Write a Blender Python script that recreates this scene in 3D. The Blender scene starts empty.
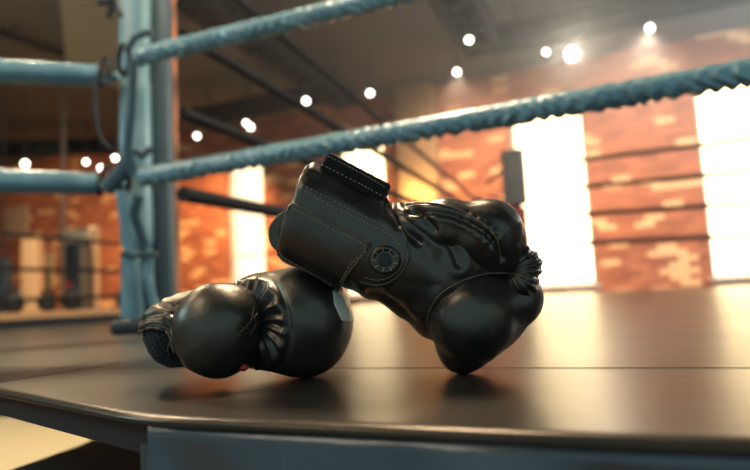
import bpy, bmesh, math, random
import numpy as np
from mathutils import Vector, Matrix, noise
from mathutils.bvhtree import BVHTree

random.seed(7)
rng = np.random.default_rng(7)
C = bpy.context.scene.collection
SC = bpy.context.scene

# ------------------------------------------------------------------ camera
FPX = 600.0
CAM = Vector((0, 0, 0.09))
PITCH, ROLL = math.atan(60 / 600), math.radians(2.9)
Fw = Vector((0, math.cos(PITCH), math.sin(PITCH)))
R0 = Vector((1, 0, 0)); U0 = Vector((0, -math.sin(PITCH), math.cos(PITCH)))
Rt = R0 * math.cos(ROLL) - U0 * math.sin(ROLL)
Up = U0 * math.cos(ROLL) + R0 * math.sin(ROLL)
cd = bpy.data.cameras.new('camera')
cd.sensor_width = 36; cd.lens = 36 * FPX / 750
cd.clip_start = 0.01; cd.clip_end = 200
cd.dof.use_dof = True; cd.dof.focus_distance = 0.62; cd.dof.aperture_fstop = 3.0
cam = bpy.data.objects.new('camera', cd); C.objects.link(cam)
M = Matrix((Rt, Up, -Fw)).transposed().to_4x4(); M.translation = CAM
cam.matrix_world = M
SC.camera = cam

# ------------------------------------------------------------------ colour management, world, lights
SC.view_settings.view_transform = 'Standard'
SC.view_settings.look = 'None'
SC.view_settings.gamma = 1.0
SC.view_settings.use_curve_mapping = False
SC.view_settings.exposure = 0.0

W = bpy.data.worlds.new('sky'); SC.world = W; W.use_nodes = True
nt = W.node_tree; nt.nodes.clear()
wo = nt.nodes.new('ShaderNodeOutputWorld'); wb = nt.nodes.new('ShaderNodeBackground')
tc = nt.nodes.new('ShaderNodeTexCoord'); sx = nt.nodes.new('ShaderNodeSeparateXYZ')
cr = nt.nodes.new('ShaderNodeValToRGB'); mr = nt.nodes.new('ShaderNodeMapRange')
mr.inputs[1].default_value = -1; mr.inputs[2].default_value = 1
nt.links.new(tc.outputs['Generated'], sx.inputs[0]); vd = nt.nodes.new('ShaderNodeVectorMath'); vd.operation = 'DOT_PRODUCT'; vd.inputs[1].default_value = Vector((0.52, 0.85, 0.12)).normalized()
nt.links.new(tc.outputs['Generated'], vd.inputs[0]); nt.links.new(vd.outputs['Value'], mr.inputs[0])
nt.links.new(mr.outputs[0], cr.inputs[0])
cr.color_ramp.elements[0].position = 0.35; cr.color_ramp.elements[0].color = (0.040, 0.070, 0.084, 1)
cr.color_ramp.elements[1].position = 0.975; cr.color_ramp.elements[1].color = (1.0, 0.75, 0.41, 1)
e_ = cr.color_ramp.elements.new(0.84); e_.color = (0.155, 0.132, 0.088, 1)
e_ = cr.color_ramp.elements.new(0.70); e_.color = (0.10, 0.10, 0.085, 1)
wb.inputs['Strength'].default_value = 8.0
nt.links.new(cr.outputs[0], wb.inputs[0]); nt.links.new(wb.outputs[0], wo.inputs[0])


def area(name, loc, target, size, power, color, size_y=None):
    l = bpy.data.lights.new(name, 'AREA'); l.energy = power; l.color = color
    l.size = size
    if size_y: l.shape = 'RECTANGLE'; l.size_y = size_y
    o = bpy.data.objects.new(name, l); C.objects.link(o); o.location = loc
    o.rotation_euler = (Vector(target) - Vector(loc)).to_track_quat('-Z', 'Y').to_euler()
    return o


area('ceiling_lamp_light', (-2.2, -0.6, 2.7), (0.0, 0.9, 0.1), 1.1, 32, (1.0, 0.88, 0.70))
area('ceiling_strip_light', (-3.4, 2.0, 3.0), (-0.8, 1.5, 0.2), 0.5, 34, (1.0, 0.74, 0.45))
area('ring_lamp_light', (-0.1, 1.9, 2.3), (0.0, 0.65, 0.1), 0.45, 85, (1.0, 0.78, 0.54))
area('cool_side_light', (-3.6, 1.0, 1.5), (-0.9, 2.2, 0.5), 0.6, 30, (0.55, 0.92, 1.0))
area('added_cool_haze_light', (6.0, 3.6, 2.6), (2.8, 6.6, 3.3), 1.2, 420, (0.86, 0.95, 1.0))  # added unseen light, brightens the haze and ceiling at right


# ------------------------------------------------------------------ helpers
def pt(px, py, d):
    return CAM + d * (Fw + Rt * ((px - 375) / FPX) - Up * ((py - 235) / FPX))


def on_z(px, py, z):
    r = Fw + Rt * ((px - 375) / FPX) - Up * ((py - 235) / FPX)
    return CAM + r * ((z - CAM.z) / r.z)


TH = math.radians(22.5)
U2 = Vector((math.cos(TH), -math.sin(TH), 0)); V2 = Vector((math.sin(TH), math.cos(TH), 0))


def on_wall(px, py, D=10.0):
    """the vertical plane through (0, D) along U2; returns (t along wall, z)"""
    r = Fw + Rt * ((px - 375) / FPX) - Up * ((py - 235) / FPX)
    n = V2
    k = (Vector((0, D, 0)) - CAM).dot(n) / r.dot(n)
    p = CAM + r * k
    return (p - Vector((0, D, 0))).dot(U2), p.z


def mesh_obj(name, verts, faces, mat, parent=None, smooth=True, sm_angle=None):
    me = bpy.data.meshes.new(name)
    me.from_pydata([tuple(v) for v in verts], [], [tuple(f) for f in faces])
    me.update()
    if smooth:
        me.polygons.foreach_set('use_smooth', [True] * len(me.polygons))
        if sm_angle:
            bm_ = bmesh.new(); bm_.from_mesh(me)
            for e in bm_.edges:
                if len(e.link_faces) == 2 and e.calc_face_angle(0) > math.radians(sm_angle): e.smooth = False
            bm_.to_mesh(me); bm_.free()
    o = bpy.data.objects.new(name, me); C.objects.link(o)
    if mat: me.materials.append(mat)
    if parent:
        o.parent = parent
        o.matrix_parent_inverse = Matrix.Identity(4)
    return o


def bm_obj(name, bm, mat, parent=None, smooth=True, ang=35):
    me = bpy.data.meshes.new(name)
    bmesh.ops.recalc_face_normals(bm, faces=bm.faces)
    if smooth:
        for f in bm.faces: f.smooth = True
        for e in bm.edges:
            if len(e.link_faces) == 2 and e.calc_face_angle(0) > math.radians(ang): e.smooth = False
    bm.to_mesh(me); bm.free()
    o = bpy.data.objects.new(name, me); C.objects.link(o)
    if mat: me.materials.append(mat)
    if parent: o.parent = parent
    return o


def empty(name, loc, rz=0.0):
    o = bpy.data.objects.new(name, None); C.objects.link(o)
    o.location = loc; o.rotation_euler = (0, 0, rz); o.empty_display_size = 0.05
    return o


def tag(o, label=None, cat=None, group=None, kind=None):
    if label: o['label'] = label
    if cat: o['category'] = cat
    if group: o['group'] = group
    if kind: o['kind'] = kind
    return o


def add_box(bm, c, s, rot=None, bevel=0.0):
    r = bmesh.ops.create_cube(bm, size=1)
    vs = r['verts']
    bmesh.ops.scale(bm, vec=s, verts=vs)
    if bevel > 0:
        es = list({e for v in vs for e in v.link_edges})
        rb = bmesh.ops.bevel(bm, geom=es, offset=bevel, segments=3, affect='EDGES', profile=0.5)
        vs = list({v for f in rb['faces'] for v in f.verts} | {v for v in vs if v.is_valid})
    if rot is not None: bmesh.ops.rotate(bm, cent=(0, 0, 0), matrix=rot.to_3x3(), verts=vs)
    bmesh.ops.translate(bm, vec=c, verts=vs)
    return vs


def add_cyl(bm, p0, p1, r0, r1=None, seg=20, caps=True):
    p0 = Vector(p0); p1 = Vector(p1); d = p1 - p0
    r1 = r0 if r1 is None else r1
    q = d.to_track_quat('Z', 'Y').to_matrix().to_4x4(); q.translation = (p0 + p1) / 2
    return bmesh.ops.create_cone(bm, cap_ends=caps, segments=seg, radius1=r0, radius2=r1, depth=d.length, matrix=q)['verts']


def add_tube(bm, pts, r, seg=10, closed=False, cap=True):
    pts = [Vector(p) for p in pts]
    n = len(pts); rings = []
    prev = None
    for i, p in enumerate(pts):
        if closed: t = pts[(i + 1) % n] - pts[i - 1]
        else: t = pts[min(i + 1, n - 1)] - pts[max(i - 1, 0)]
        t.normalize()
        if prev is None:
            a = t.orthogonal().normalized()
        else:
            a = prev - t * prev.dot(t)
            a = a.normalized() if a.length > 1e-6 else t.orthogonal().normalized()
        prev = a; b = t.cross(a)
        rr = r[i] if isinstance(r, (list, tuple)) else r
        rings.append([bm.verts.new(p + a * math.cos(2 * math.pi * k / seg) * rr + b * math.sin(2 * math.pi * k / seg) * rr) for k in range(seg)])
    m = n if closed else n - 1
    for i in range(m):
        A = rings[i]; B = rings[(i + 1) % n]
        for k in range(seg):
            try: bm.faces.new((A[k], A[(k + 1) % seg], B[(k + 1) % seg], B[k]))
            except ValueError: pass
    if cap and not closed:
        bm.faces.new(rings[0][::-1]); bm.faces.new(rings[-1])


def prism(bm, poly, z0, z1):
    """vertical prism from an XY polygon"""
    a = [bm.verts.new((x, y, z0)) for x, y in poly]; b = [bm.verts.new((x, y, z1)) for x, y in poly]
    bm.faces.new(a[::-1]); bm.faces.new(b)
    n = len(poly)
    for i in range(n): bm.faces.new((a[i], a[(i + 1) % n], b[(i + 1) % n], b[i]))


# ------------------------------------------------------------------ materials
def new_mat(name):
    m = bpy.data.materials.new(name); m.use_nodes = True
    n = m.node_tree.nodes; b = n['Principled BSDF']
    return m, m.node_tree, b


def mat(name, col, rough=0.5, metal=0.0, spec=0.5, bump=None, var=None, coat=0.0, sheen=0.0):
    m, t, b = new_mat(name)
    b.inputs['Base Color'].default_value = (*col, 1); b.inputs['Roughness'].default_value = rough
    b.inputs['Metallic'].default_value = metal; b.inputs['Specular IOR Level'].default_value = spec
    if coat: b.inputs['Coat Weight'].default_value = coat; b.inputs['Coat Roughness'].default_value = 0.25
    if sheen: b.inputs['Sheen Weight'].default_value = sheen
    co = t.nodes.new('ShaderNodeTexCoord')
    if bump:
        sc, st = bump
        nz = t.nodes.new('ShaderNodeTexNoise'); nz.inputs['Scale'].default_value = sc; nz.inputs['Detail'].default_value = 4
        bp = t.nodes.new('ShaderNodeBump'); bp.inputs['Strength'].default_value = st; bp.inputs['Distance'].default_value = 0.002
        t.links.new(co.outputs['Object'], nz.inputs['Vector']); t.links.new(nz.outputs[0], bp.inputs['Height'])
        t.links.new(bp.outputs[0], b.inputs['Normal'])
    if var:
        sc, c2 = var
        nz = t.nodes.new('ShaderNodeTexNoise'); nz.inputs['Scale'].default_value = sc; nz.inputs['Detail'].default_value = 5
        rp = t.nodes.new('ShaderNodeValToRGB'); rp.color_ramp.elements[0].color = (*col, 1); rp.color_ramp.elements[1].color = (*c2, 1)
        rp.color_ramp.elements[0].position = 0.35; rp.color_ramp.elements[1].position = 0.68
        t.links.new(co.outputs['Object'], nz.inputs['Vector']); t.links.new(nz.outputs[0], rp.inputs[0])
        t.links.new(rp.outputs[0], b.inputs['Base Color'])
    return m


def emis(name, col, st):
    m, t, b = new_mat(name)
    b.inputs['Base Color'].default_value = (0, 0, 0, 1)
    b.inputs['Emission Color'].default_value = (*col, 1); b.inputs['Emission Strength'].default_value = st
    return m


def leather(name, col=(0.013, 0.0135, 0.0135), rough=0.36):
    m, t, b = new_mat(name)
    N = t.nodes; L = t.links
    co = N.new('ShaderNodeTexCoord')
    big = N.new('ShaderNodeTexNoise'); big.inputs['Scale'].default_value = 22; big.inputs['Detail'].default_value = 6
    L.new(co.outputs['Object'], big.inputs['Vector'])
    rp = N.new('ShaderNodeValToRGB')
    rp.color_ramp.elements[0].position = 0.4; rp.color_ramp.elements[0].color = (*col, 1)
    rp.color_ramp.elements[1].position = 0.75; rp.color_ramp.elements[1].color = (col[0] * 1.9, col[1] * 1.65, col[2] * 1.4, 1)
    L.new(big.outputs[0], rp.inputs[0]); L.new(rp.outputs[0], b.inputs['Base Color'])
    mr = N.new('ShaderNodeMapRange'); mr.inputs[3].default_value = rough - 0.10; mr.inputs[4].default_value = rough + 0.08
    L.new(big.outputs[0], mr.inputs[0]); L.new(mr.outputs[0], b.inputs['Roughness'])
    v = N.new('ShaderNodeTexVoronoi'); v.inputs['Scale'].default_value = 620; v.feature = 'DISTANCE_TO_EDGE'
    L.new(co.outputs['Object'], v.inputs['Vector'])
    n2 = N.new('ShaderNodeTexNoise'); n2.inputs['Scale'].default_value = 75; n2.inputs['Detail'].default_value = 5
    L.new(co.outputs['Object'], n2.inputs['Vector'])
    mu = N.new('ShaderNodeMath'); mu.operation = 'MULTIPLY_ADD'; mu.inputs[1].default_value = 0.12
    L.new(v.outputs['Distance'], mu.inputs[0]); L.new(n2.outputs[0], mu.inputs[2])
    bp = N.new('ShaderNodeBump'); bp.inputs['Strength'].default_value = 0.45; bp.inputs['Distance'].default_value = 0.0016
    L.new(mu.outputs[0], bp.inputs['Height']); L.new(bp.outputs[0], b.inputs['Normal'])
    b.inputs['Specular IOR Level'].default_value = 0.95
    b.inputs['Specular Tint'].default_value = (1.0, 0.84, 0.64, 1)
    return m


M_leather = leather('black_leather')
M_leather2 = leather('black_leather_worn', (0.017, 0.0165, 0.0155), 0.38)
M_velcro = mat('black_hook_tape', (0.012, 0.012, 0.012), 0.95, spec=0.15, bump=(900, 1.0), sheen=0.15)
M_thread = mat('tan_thread', (0.33, 0.25, 0.16), 0.7)
M_piping = mat('brown_cord_edge_highlight', (0.13, 0.085, 0.05), 0.4)  # brown cord colour, also painted as warm rim highlight on strap edges
M_cream = mat('backlit_cream', (0.85, 0.74, 0.58), 0.7)  # pale colour stands in for window backlight on the glove edge
M_red = mat('red_fabric', (0.55, 0.03, 0.03), 0.6)
M_black = mat('black_rubber', (0.012, 0.014, 0.016), 0.55)
M_vinyl = mat('teal_rope_cover', (0.12, 0.24, 0.27), 0.27, spec=1.0, bump=(60, 0.8), var=(9, (0.18, 0.32, 0.35)))
M_tube = mat('pale_blue_tube_cover', (0.12, 0.25, 0.31), 0.33, spec=0.6, bump=(30, 0.2))
M_pad = mat('pale_blue_corner_pad', (0.12, 0.235, 0.265), 0.34, spec=0.8, bump=(40, 0.4), var=(7, (0.20, 0.34, 0.37)))
M_pole = mat('blue_grey_steel', (0.028, 0.055, 0.066), 0.45, metal=0.1, var=(5, (0.04, 0.072, 0.084)))
M_dark = mat('dark_steel', (0.022, 0.028, 0.032), 0.5)
M_rope2 = mat('dark_rope_cover', (0.008, 0.009, 0.010), 0.7, spec=0.25)
M_stripe = mat('warm_reddish_brown', (0.55, 0.20, 0.09), 0.5)
M_skirt = mat('dark_vinyl_skirt', (0.030, 0.037, 0.040), 0.33, spec=0.7, bump=(22, 1.0), var=(14, (0.055, 0.066, 0.070)))
M_greypad = mat('grey_post_pad', (0.20, 0.17, 0.145), 0.6)
M_truss = mat('dark_blue_truss', (0.004, 0.006, 0.008), 0.8, spec=0.2)
M_ceil = mat('brown_grey_ceiling', (0.105, 0.115, 0.11), 0.9, var=(0.35, (0.14, 0.15, 0.145)))
M_plaster = mat('beige_plaster', (0.36, 0.21, 0.10), 0.85)
M_frame = mat('pale_window_frame', (0.55, 0.52, 0.46), 0.5)
M_lawn = mat('outdoor_grass', (0.16, 0.26, 0.11), 0.9, var=(1.2, (0.24, 0.36, 0.17)))
M_wood = mat('warm_wood', (0.42, 0.24, 0.12), 0.5)

# canvas: dark vinyl mat, weave bump, broad gloss
M_canvas, t, b = new_mat('brown_black_ring_canvas')
N = t.nodes; L = t.links
co = N.new('ShaderNodeTexCoord')
n1 = N.new('ShaderNodeTexNoise'); n1.inputs['Scale'].default_value = 3.2; n1.inputs['Detail'].default_value = 7; n1.inputs['Roughness'].default_value = 0.6
L.new(co.outputs['Object'], n1.inputs['Vector'])
rp = N.new('ShaderNodeValToRGB')
rp.color_ramp.elements[0].position = 0.35; rp.color_ramp.elements[0].color = (0.018, 0.017, 0.016, 1)
rp.color_ramp.elements[1].position = 0.7; rp.color_ramp.elements[1].color = (0.036, 0.031, 0.026, 1)
L.new(n1.outputs[0], rp.inputs[0]); L.new(rp.outputs[0], b.inputs['Base Color'])
mr = N.new('ShaderNodeMapRange'); mr.inputs[3].default_value = 0.25; mr.inputs[4].default_value = 0.37
L.new(n1.outputs[0], mr.inputs[0]); L.new(mr.outputs[0], b.inputs['Roughness'])
n2 = N.new('ShaderNodeTexNoise'); n2.inputs['Scale'].default_value = 420; n2.inputs['Detail'].default_value = 3
n3 = N.new('ShaderNodeTexNoise'); n3.inputs['Scale'].default_value = 9; n3.inputs['Detail'].default_value = 6
L.new(co.outputs['Object'], n2.inputs['Vector']); L.new(co.outputs['Object'], n3.inputs['Vector'])
b1 = N.new('ShaderNodeBump'); b1.inputs['Strength'].default_value = 0.20; b1.inputs['Distance'].default_value = 0.001
b2 = N.new('ShaderNodeBump'); b2.inputs['Strength'].default_value = 0.16; b2.inputs['Distance'].default_value = 0.006
L.new(n3.outputs[0], b2.inputs['Height']); L.new(n2.outputs[0], b1.inputs['Height']); L.new(b2.outputs[0], b1.inputs['Normal'])
L.new(b1.outputs[0], b.inputs['Normal'])
b.inputs['Specular IOR Level'].default_value = 0.42
b.inputs['Specular Tint'].default_value = (1.0, 0.76, 0.48, 1)

# brick with pale stepped patches
M_brick, t, b = new_mat('orange_brick')
N = t.nodes; L = t.links
co = N.new('ShaderNodeTexCoord'); sp = N.new('ShaderNodeSeparateXYZ'); L.new(co.outputs['Object'], sp.inputs[0])


def mth(op, a, b_=None, c=None):
    n = N.new('ShaderNodeMath'); n.operation = op
    for i, v in enumerate((a, b_, c)):
        if v is None: continue
        if isinstance(v, (int, float)): n.inputs[i].default_value = v
        else: L.new(v, n.inputs[i])
    return n.outputs[0]


row = mth('FLOOR', mth('DIVIDE', sp.outputs['Z'], 0.085))
half = mth('MULTIPLY', mth('MODULO', mth('ABSOLUTE', row), 2.0), 0.5)
colx = mth('FLOOR', mth('ADD', mth('DIVIDE', mth('ADD', sp.outputs['X'], sp.outputs['Y']), 0.25), half))
cmb = N.new('ShaderNodeCombineXYZ'); L.new(mth('MULTIPLY', colx, 0.48), cmb.inputs[0]); L.new(mth('MULTIPLY', row, 0.33), cmb.inputs[2])
pn = N.new('ShaderNodeTexNoise'); pn.inputs['Scale'].default_value = 1.0; pn.inputs['Detail'].default_value = 1
L.new(cmb.outputs[0], pn.inputs['Vector'])
pr = N.new('ShaderNodeValToRGB'); pr.color_ramp.interpolation = 'CONSTANT'
pr.color_ramp.elements[0].position = 0; pr.color_ramp.elements[0].color = (0, 0, 0, 1)
e = pr.color_ramp.elements[1]; e.position = 0.60; e.color = (1, 1, 1, 1)
L.new(pn.outputs[0], pr.inputs[0])
wn = N.new('ShaderNodeTexWhiteNoise'); L.new(cmb.outputs[0], wn.inputs['Vector'])
br = N.new('ShaderNodeValToRGB')
br.color_ramp.elements[0].color = (0.25, 0.075, 0.035, 1); br.color_ramp.elements[1].color = (0.44, 0.145, 0.065, 1)
L.new(wn.outputs['Value'], br.inputs[0])
mx = N.new('ShaderNodeMixRGB'); L.new(pr.outputs[0], mx.inputs[0]); L.new(br.outputs[0], mx.inputs[1]); mx.inputs[2].default_value = (0.72, 0.42, 0.20, 1)
L.new(mx.outputs[0], b.inputs['Base Color']); b.inputs['Roughness'].default_value = 0.85

# floor of the hall: glossy warm wood
M_floor = mat('varnished_hall_floor', (0.30, 0.19, 0.10), 0.22, var=(1.5, (0.38, 0.25, 0.14)))
# glass
M_glass = bpy.data.materials.new('window_glass'); M_glass.use_nodes = True
t = M_glass.node_tree; t.nodes.clear()
go = t.nodes.new('ShaderNodeOutputMaterial'); gt = t.nodes.new('ShaderNodeBsdfTransparent'); gg = t.nodes.new('ShaderNodeBsdfGlossy')
gg.inputs['Roughness'].default_value = 0.02; gm = t.nodes.new('ShaderNodeMixShader'); fr = t.nodes.new('ShaderNodeFresnel')
t.links.new(fr.outputs[0], gm.inputs[0]); t.links.new(gt.outputs[0], gm.inputs[1]); t.links.new(gg.outputs[0], gm.inputs[2]); t.links.new(gm.outputs[0], go.inputs[0])

# ------------------------------------------------------------------ hall shell
FZ = -1.0; CZ = 3.45
def wy(x, e=0.28): return 10 - math.tan(TH) * x + e
hall = [(-12.3, -4), (10.3, -4), (10.3, wy(10.3)), (-12.3, wy(-12.3))]
bm = bmesh.new(); prism(bm, hall, FZ - 0.1, FZ); o = bm_obj('floor', bm, M_floor, smooth=False); tag(o, kind='structure')
bm = bmesh.new(); prism(bm, hall, CZ, CZ + 0.1); o = bm_obj('ceiling', bm, M_ceil, smooth=False); tag(o, kind='structure')

wins = []
for (xa, xb, y) in ((225, 264, 230), (336, 384, 170), (514, 590, 200), (705, 800, 200)):
    wins.append((on_wall(xa, y)[0], on_wall(xb, y)[0]))
Z0, Z1 = 0.10, 2.86
bm = bmesh.new()
TL, TR = -13.1, 11.0
edges_t = [TL] + [v for w in wins for v in w] + [TR]
for i in range(0, len(edges_t), 2):
    a, b_ = edges_t[i], edges_t[i + 1]
    add_box(bm, ((a + b_) / 2, 0.15, (FZ + CZ) / 2), (b_ - a, 0.3, CZ - FZ))
for a, b_ in wins:
    add_box(bm, ((a + b_) / 2, 0.15, (FZ + Z0) / 2), (b_ - a, 0.3, Z0 - FZ))
    add_box(bm, ((a + b_) / 2, 0.15, (Z1 + CZ) / 2), (b_ - a, 0.3, CZ - Z1))
wall = bm_obj('wall_far', bm, M_brick, smooth=False); wall.location = (0, 10, 0); wall.rotation_euler = (0, 0, -TH)
tag(wall, kind='structure')
for i, (a, b_) in enumerate(wins):
    w = empty('window_%d' % (i + 1), Vector((0, 10, 0)) + U2 * ((a + b_) / 2), -TH); tag(w, kind='structure')
    bm = bmesh.new(); ww = b_ - a; fw = 0.05
    for s in (-1, 1): add_box(bm, (s * (ww / 2 - fw / 2), 0.22, (Z0 + Z1) / 2), (fw, 0.07, Z1 - Z0))
    for z in (Z0 + fw / 2, Z1 - fw / 2, 0.95): add_box(bm, (0, 0.22, z), (ww - 2 * fw, 0.05, fw * (1 if z > 1 else 0.7)))
    bm_obj('window_frame', bm, M_frame, w, smooth=False)
    bm = bmesh.new(); add_box(bm, (0, 0.225, (Z0 + Z1) / 2), (ww - 2 * fw, 0.006, Z1 - Z0 - 2 * fw)); bm_obj('window_pane', bm, M_glass, w, smooth=False)
    bm = bmesh.new(); add_box(bm, (0, 0.03, Z0 - 0.03), (ww + 0.1, 0.30, 0.05), bevel=0.01); bm_obj('window_sill', bm, M_frame, w)
for nm, x in (('wall_left', -12.2), ('wall_right', 10.2)):
    bm = bmesh.new(); yw = wy(x, 0); add_box(bm, (x, (yw - 4) / 2, (FZ + CZ) / 2), (0.2, yw + 4, CZ - FZ)); tag(bm_obj(nm, bm, M_brick, smooth=False), kind='structure')
bm = bmesh.new(); add_box(bm, (0, 0, -1.3), (60, 30, 0.2)); o = bm_obj('lawn', bm, M_lawn); o.location = Vector((0, 10, 0)) + V2 * 16; o.rotation_euler = (0, 0, -TH)
tag(o, kind='structure')

# light haze hanging in the hall air
M_haze = bpy.data.materials.new('hall_haze'); M_haze.use_nodes = True; t = M_haze.node_tree; t.nodes.clear()
ho = t.nodes.new('ShaderNodeOutputMaterial'); hv = t.nodes.new('ShaderNodeVolumeScatter'); hv.inputs['Density'].default_value = 0.012; hv.inputs['Anisotropy'].default_value = 0.45
hc = t.nodes.new('ShaderNodeTexCoord'); hs = t.nodes.new('ShaderNodeSeparateXYZ'); hr = t.nodes.new('ShaderNodeMapRange')
hr.inputs[1].default_value = -1.5; hr.inputs[2].default_value = 3.0; hr.inputs[3].default_value = 0.0015; hr.inputs[4].default_value = 0.12
t.links.new(hc.outputs['Object'], hs.inputs[0]); t.links.new(hs.outputs['X'], hr.inputs[0]); hz2 = t.nodes.new('ShaderNodeMapRange'); hz2.inputs[1].default_value = 0.8; hz2.inputs[2].default_value = 2.6; hz2.inputs[3].default_value = 0.07; hz2.inputs[4].default_value = 1.0
hm = t.nodes.new('ShaderNodeMath'); hm.operation = 'MULTIPLY'
t.links.new(hs.outputs['Z'], hz2.inputs[0]); t.links.new(hr.outputs[0], hm.inputs[0]); t.links.new(hz2.outputs[0], hm.inputs[1]); t.links.new(hm.outputs[0], hv.inputs['Density'])
t.links.new(hv.outputs[0], ho.inputs['Volume'])
bm = bmesh.new(); prism(bm, [(-12, 0.9), (10, 0.9), (10, wy(10, -0.1)), (-12, wy(-12, -0.1))], FZ + 0.06, CZ - 0.02)
hz_ = bm_obj('haze', bm, M_haze, smooth=False); tag(hz_, 'thin bright haze in the air of the hall', 'haze', kind='stuff')

# ------------------------------------------------------------------ ring platform
PP = on_z(146, 331, 0.0)            # near corner post foot
C1 = Vector(on_z(142, 416, 0)); C2 = Vector(on_z(0, 389, 0))
dL = (C2 - C1).normalized()
C0 = Vector(on_z(750, 436, 0)); dR = (C0 - C1).normalized()
front_right = C1 + U2 * 5.6
far_left = Vector((PP.x, PP.y, 0)) - U2 * 0.55 + V2 * 5.6
far_right = far_left + U2 * 7
L1 = C1 + dL * 2.55
L2 = Vector(on_z(0, 331, 0))
poly = [C1, front_right, far_right, far_left, L2, L1]


def round_poly(poly, r, n=6):
    out = []
    m = len(poly)
    for i in range(m):
        p = poly[i]; a = (poly[i - 1] - p).normalized(); b_ = (poly[(i + 1) % m] - p).normalized()
        for k in range(n + 1):
            s = k / n
            q = (p + a * r) * (1 - s) ** 2 + p * 2 * s * (1 - s) + (p + b_ * r) * s * s
            out.append(Vector((q.x, q.y, 0)))
    return out


rp_ = round_poly(poly, 0.05, 10)


def resample(pl, step):
    out = []
    for i in range(len(pl)):
        a = pl[i]; b_ = pl[(i + 1) % len(pl)]; l = (b_ - a).length; k = max(1, int(l / step))
        for j in range(k): out.append(a.lerp(b_, j / k))
    return out


rp_ = resample(rp_, 0.06)
ctr = Vector((1.2, 3, 0))


def inset(pl, d):
    n = len(pl); out = []
    for i in range(n):
        t_ = (pl[(i + 1) % n] - pl[i - 1]).normalized(); nn = Vector((-t_.y, t_.x, 0))
        out.append(pl[i] + nn * d)
    return out


def signed_area(pl): return sum(pl[i].x * pl[(i + 1) % len(pl)].y - pl[(i + 1) % len(pl)].x * pl[i].y for i in range(len(pl)))


if signed_area(rp_) < 0: rp_.reverse()
bm = bmesh.new()
prof = [(0.010, -0.0105), (0.002, -0.010), (-0.002, -0.008), (-0.003, -0.0052), (-0.001, -0.002), (0.004, -0.0004), (0.010, 0.0)]
rings = []
for d, z in prof:
    rings.append([bm.verts.new((p.x, p.y, z)) for p in inset(rp_, d)])
for A, B in zip(rings[:-1], rings[1:]):
    n = len(A)
    for i in range(n): bm.faces.new((A[i], A[(i + 1) % n], B[(i + 1) % n], B[i]))
bm.faces.new(rings[-1]); bm.faces.new(rings[0][::-1])
platform = bm_obj('ring_canvas', bm, M_canvas, ang=60)
tag(platform, 'worn dark brown ring canvas deck the two gloves lie on', 'ring canvas')
platform['kind'] = 'structure'
# seams: raised welt with thin dark thread groove beside it
sa = on_z(490, 368, 0); sb = on_z(31, 377.5, 0)
M_seam = mat('dark_seam', (0.006, 0.006, 0.006), 0.9, spec=0.1)
M_welt = mat('seam_welt', (0.05, 0.042, 0.034), 0.3, spec=0.9)


def strip(bm, p, d, l0, l1, w, z0, z1):
    n_ = Vector((-d.y, d.x, 0)) * w / 2
    q = [p + d * l0 - n_, p + d * l1 - n_, p + d * l1 + n_, p + d * l0 + n_]
    prism(bm, [(v.x, v.y) for v in q], z0, z1)


bm = bmesh.new(); strip(bm, sa, U2, -1.15, 3.6, 0.0022, -0.001, 0.0006); strip(bm, sb, V2, -0.10, 0.16, 0.0022, -0.001, 0.0006)
bm_obj('seam', bm, M_seam, platform, smooth=False)
bm = bmesh.new(); strip(bm, sa - V2 * 0.004, U2, -1.15, 3.6, 0.005, -0.001, 0.0004)
bm_obj('seam_welt', bm, M_welt, platform, smooth=False)

bm = bmesh.new(); prism(bm, [(p.x, p.y) for p in inset(rp_, 0.012)], -0.036, -0.0105)
bm_obj('deck_board', bm, M_black, platform, smooth=False)
# skirt: hangs from under the front edge
bm = bmesh.new()
S0 = C1 + V2 * 0.004 + U2 * 0.006
nx, nz = 260, 22
g = []
for i in range(nx + 1):
    s = 5.4 * (i / nx) ** 1.6
    rowv = []
    for j in range(nz + 1):
        z = -0.0085 - 0.96 * (j / nz) ** 1.5
        d = 0.016 * noise.noise(Vector((s * 16 + z * 4, z * 6, 3))) + 0.014 * noise.noise(Vector((s * 3 + 2 * z, z * 3, 9)))
        d *= min(1, -(z + 0.0085) * 22 + 0.02)
        p = S0 + U2 * s + V2 * d
        rowv.append(bm.verts.new((p.x, p.y, z)))
    g.append(rowv)
for i in range(nx):
    for j in range(nz): bm.faces.new((g[i][j], g[i + 1][j], g[i + 1][j + 1], g[i][j + 1]))
sk = bm_obj('platform_skirt', bm, M_skirt, ang=80)
sm = sk.modifiers.new('thick', 'SOLIDIFY'); sm.thickness = 0.004
tag(sk, 'dark vinyl skirt hanging under the front edge of the ring platform', 'skirt')
# dark seam flap at skirt corner
bm = bmesh.new(); add_cyl(bm, S0 + Vector((-0.004, 0.0, -0.022)), S0 + Vector((-0.004, 0, -0.98)), 0.005)
bm_obj('hem', bm, M_skirt, sk)

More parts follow.
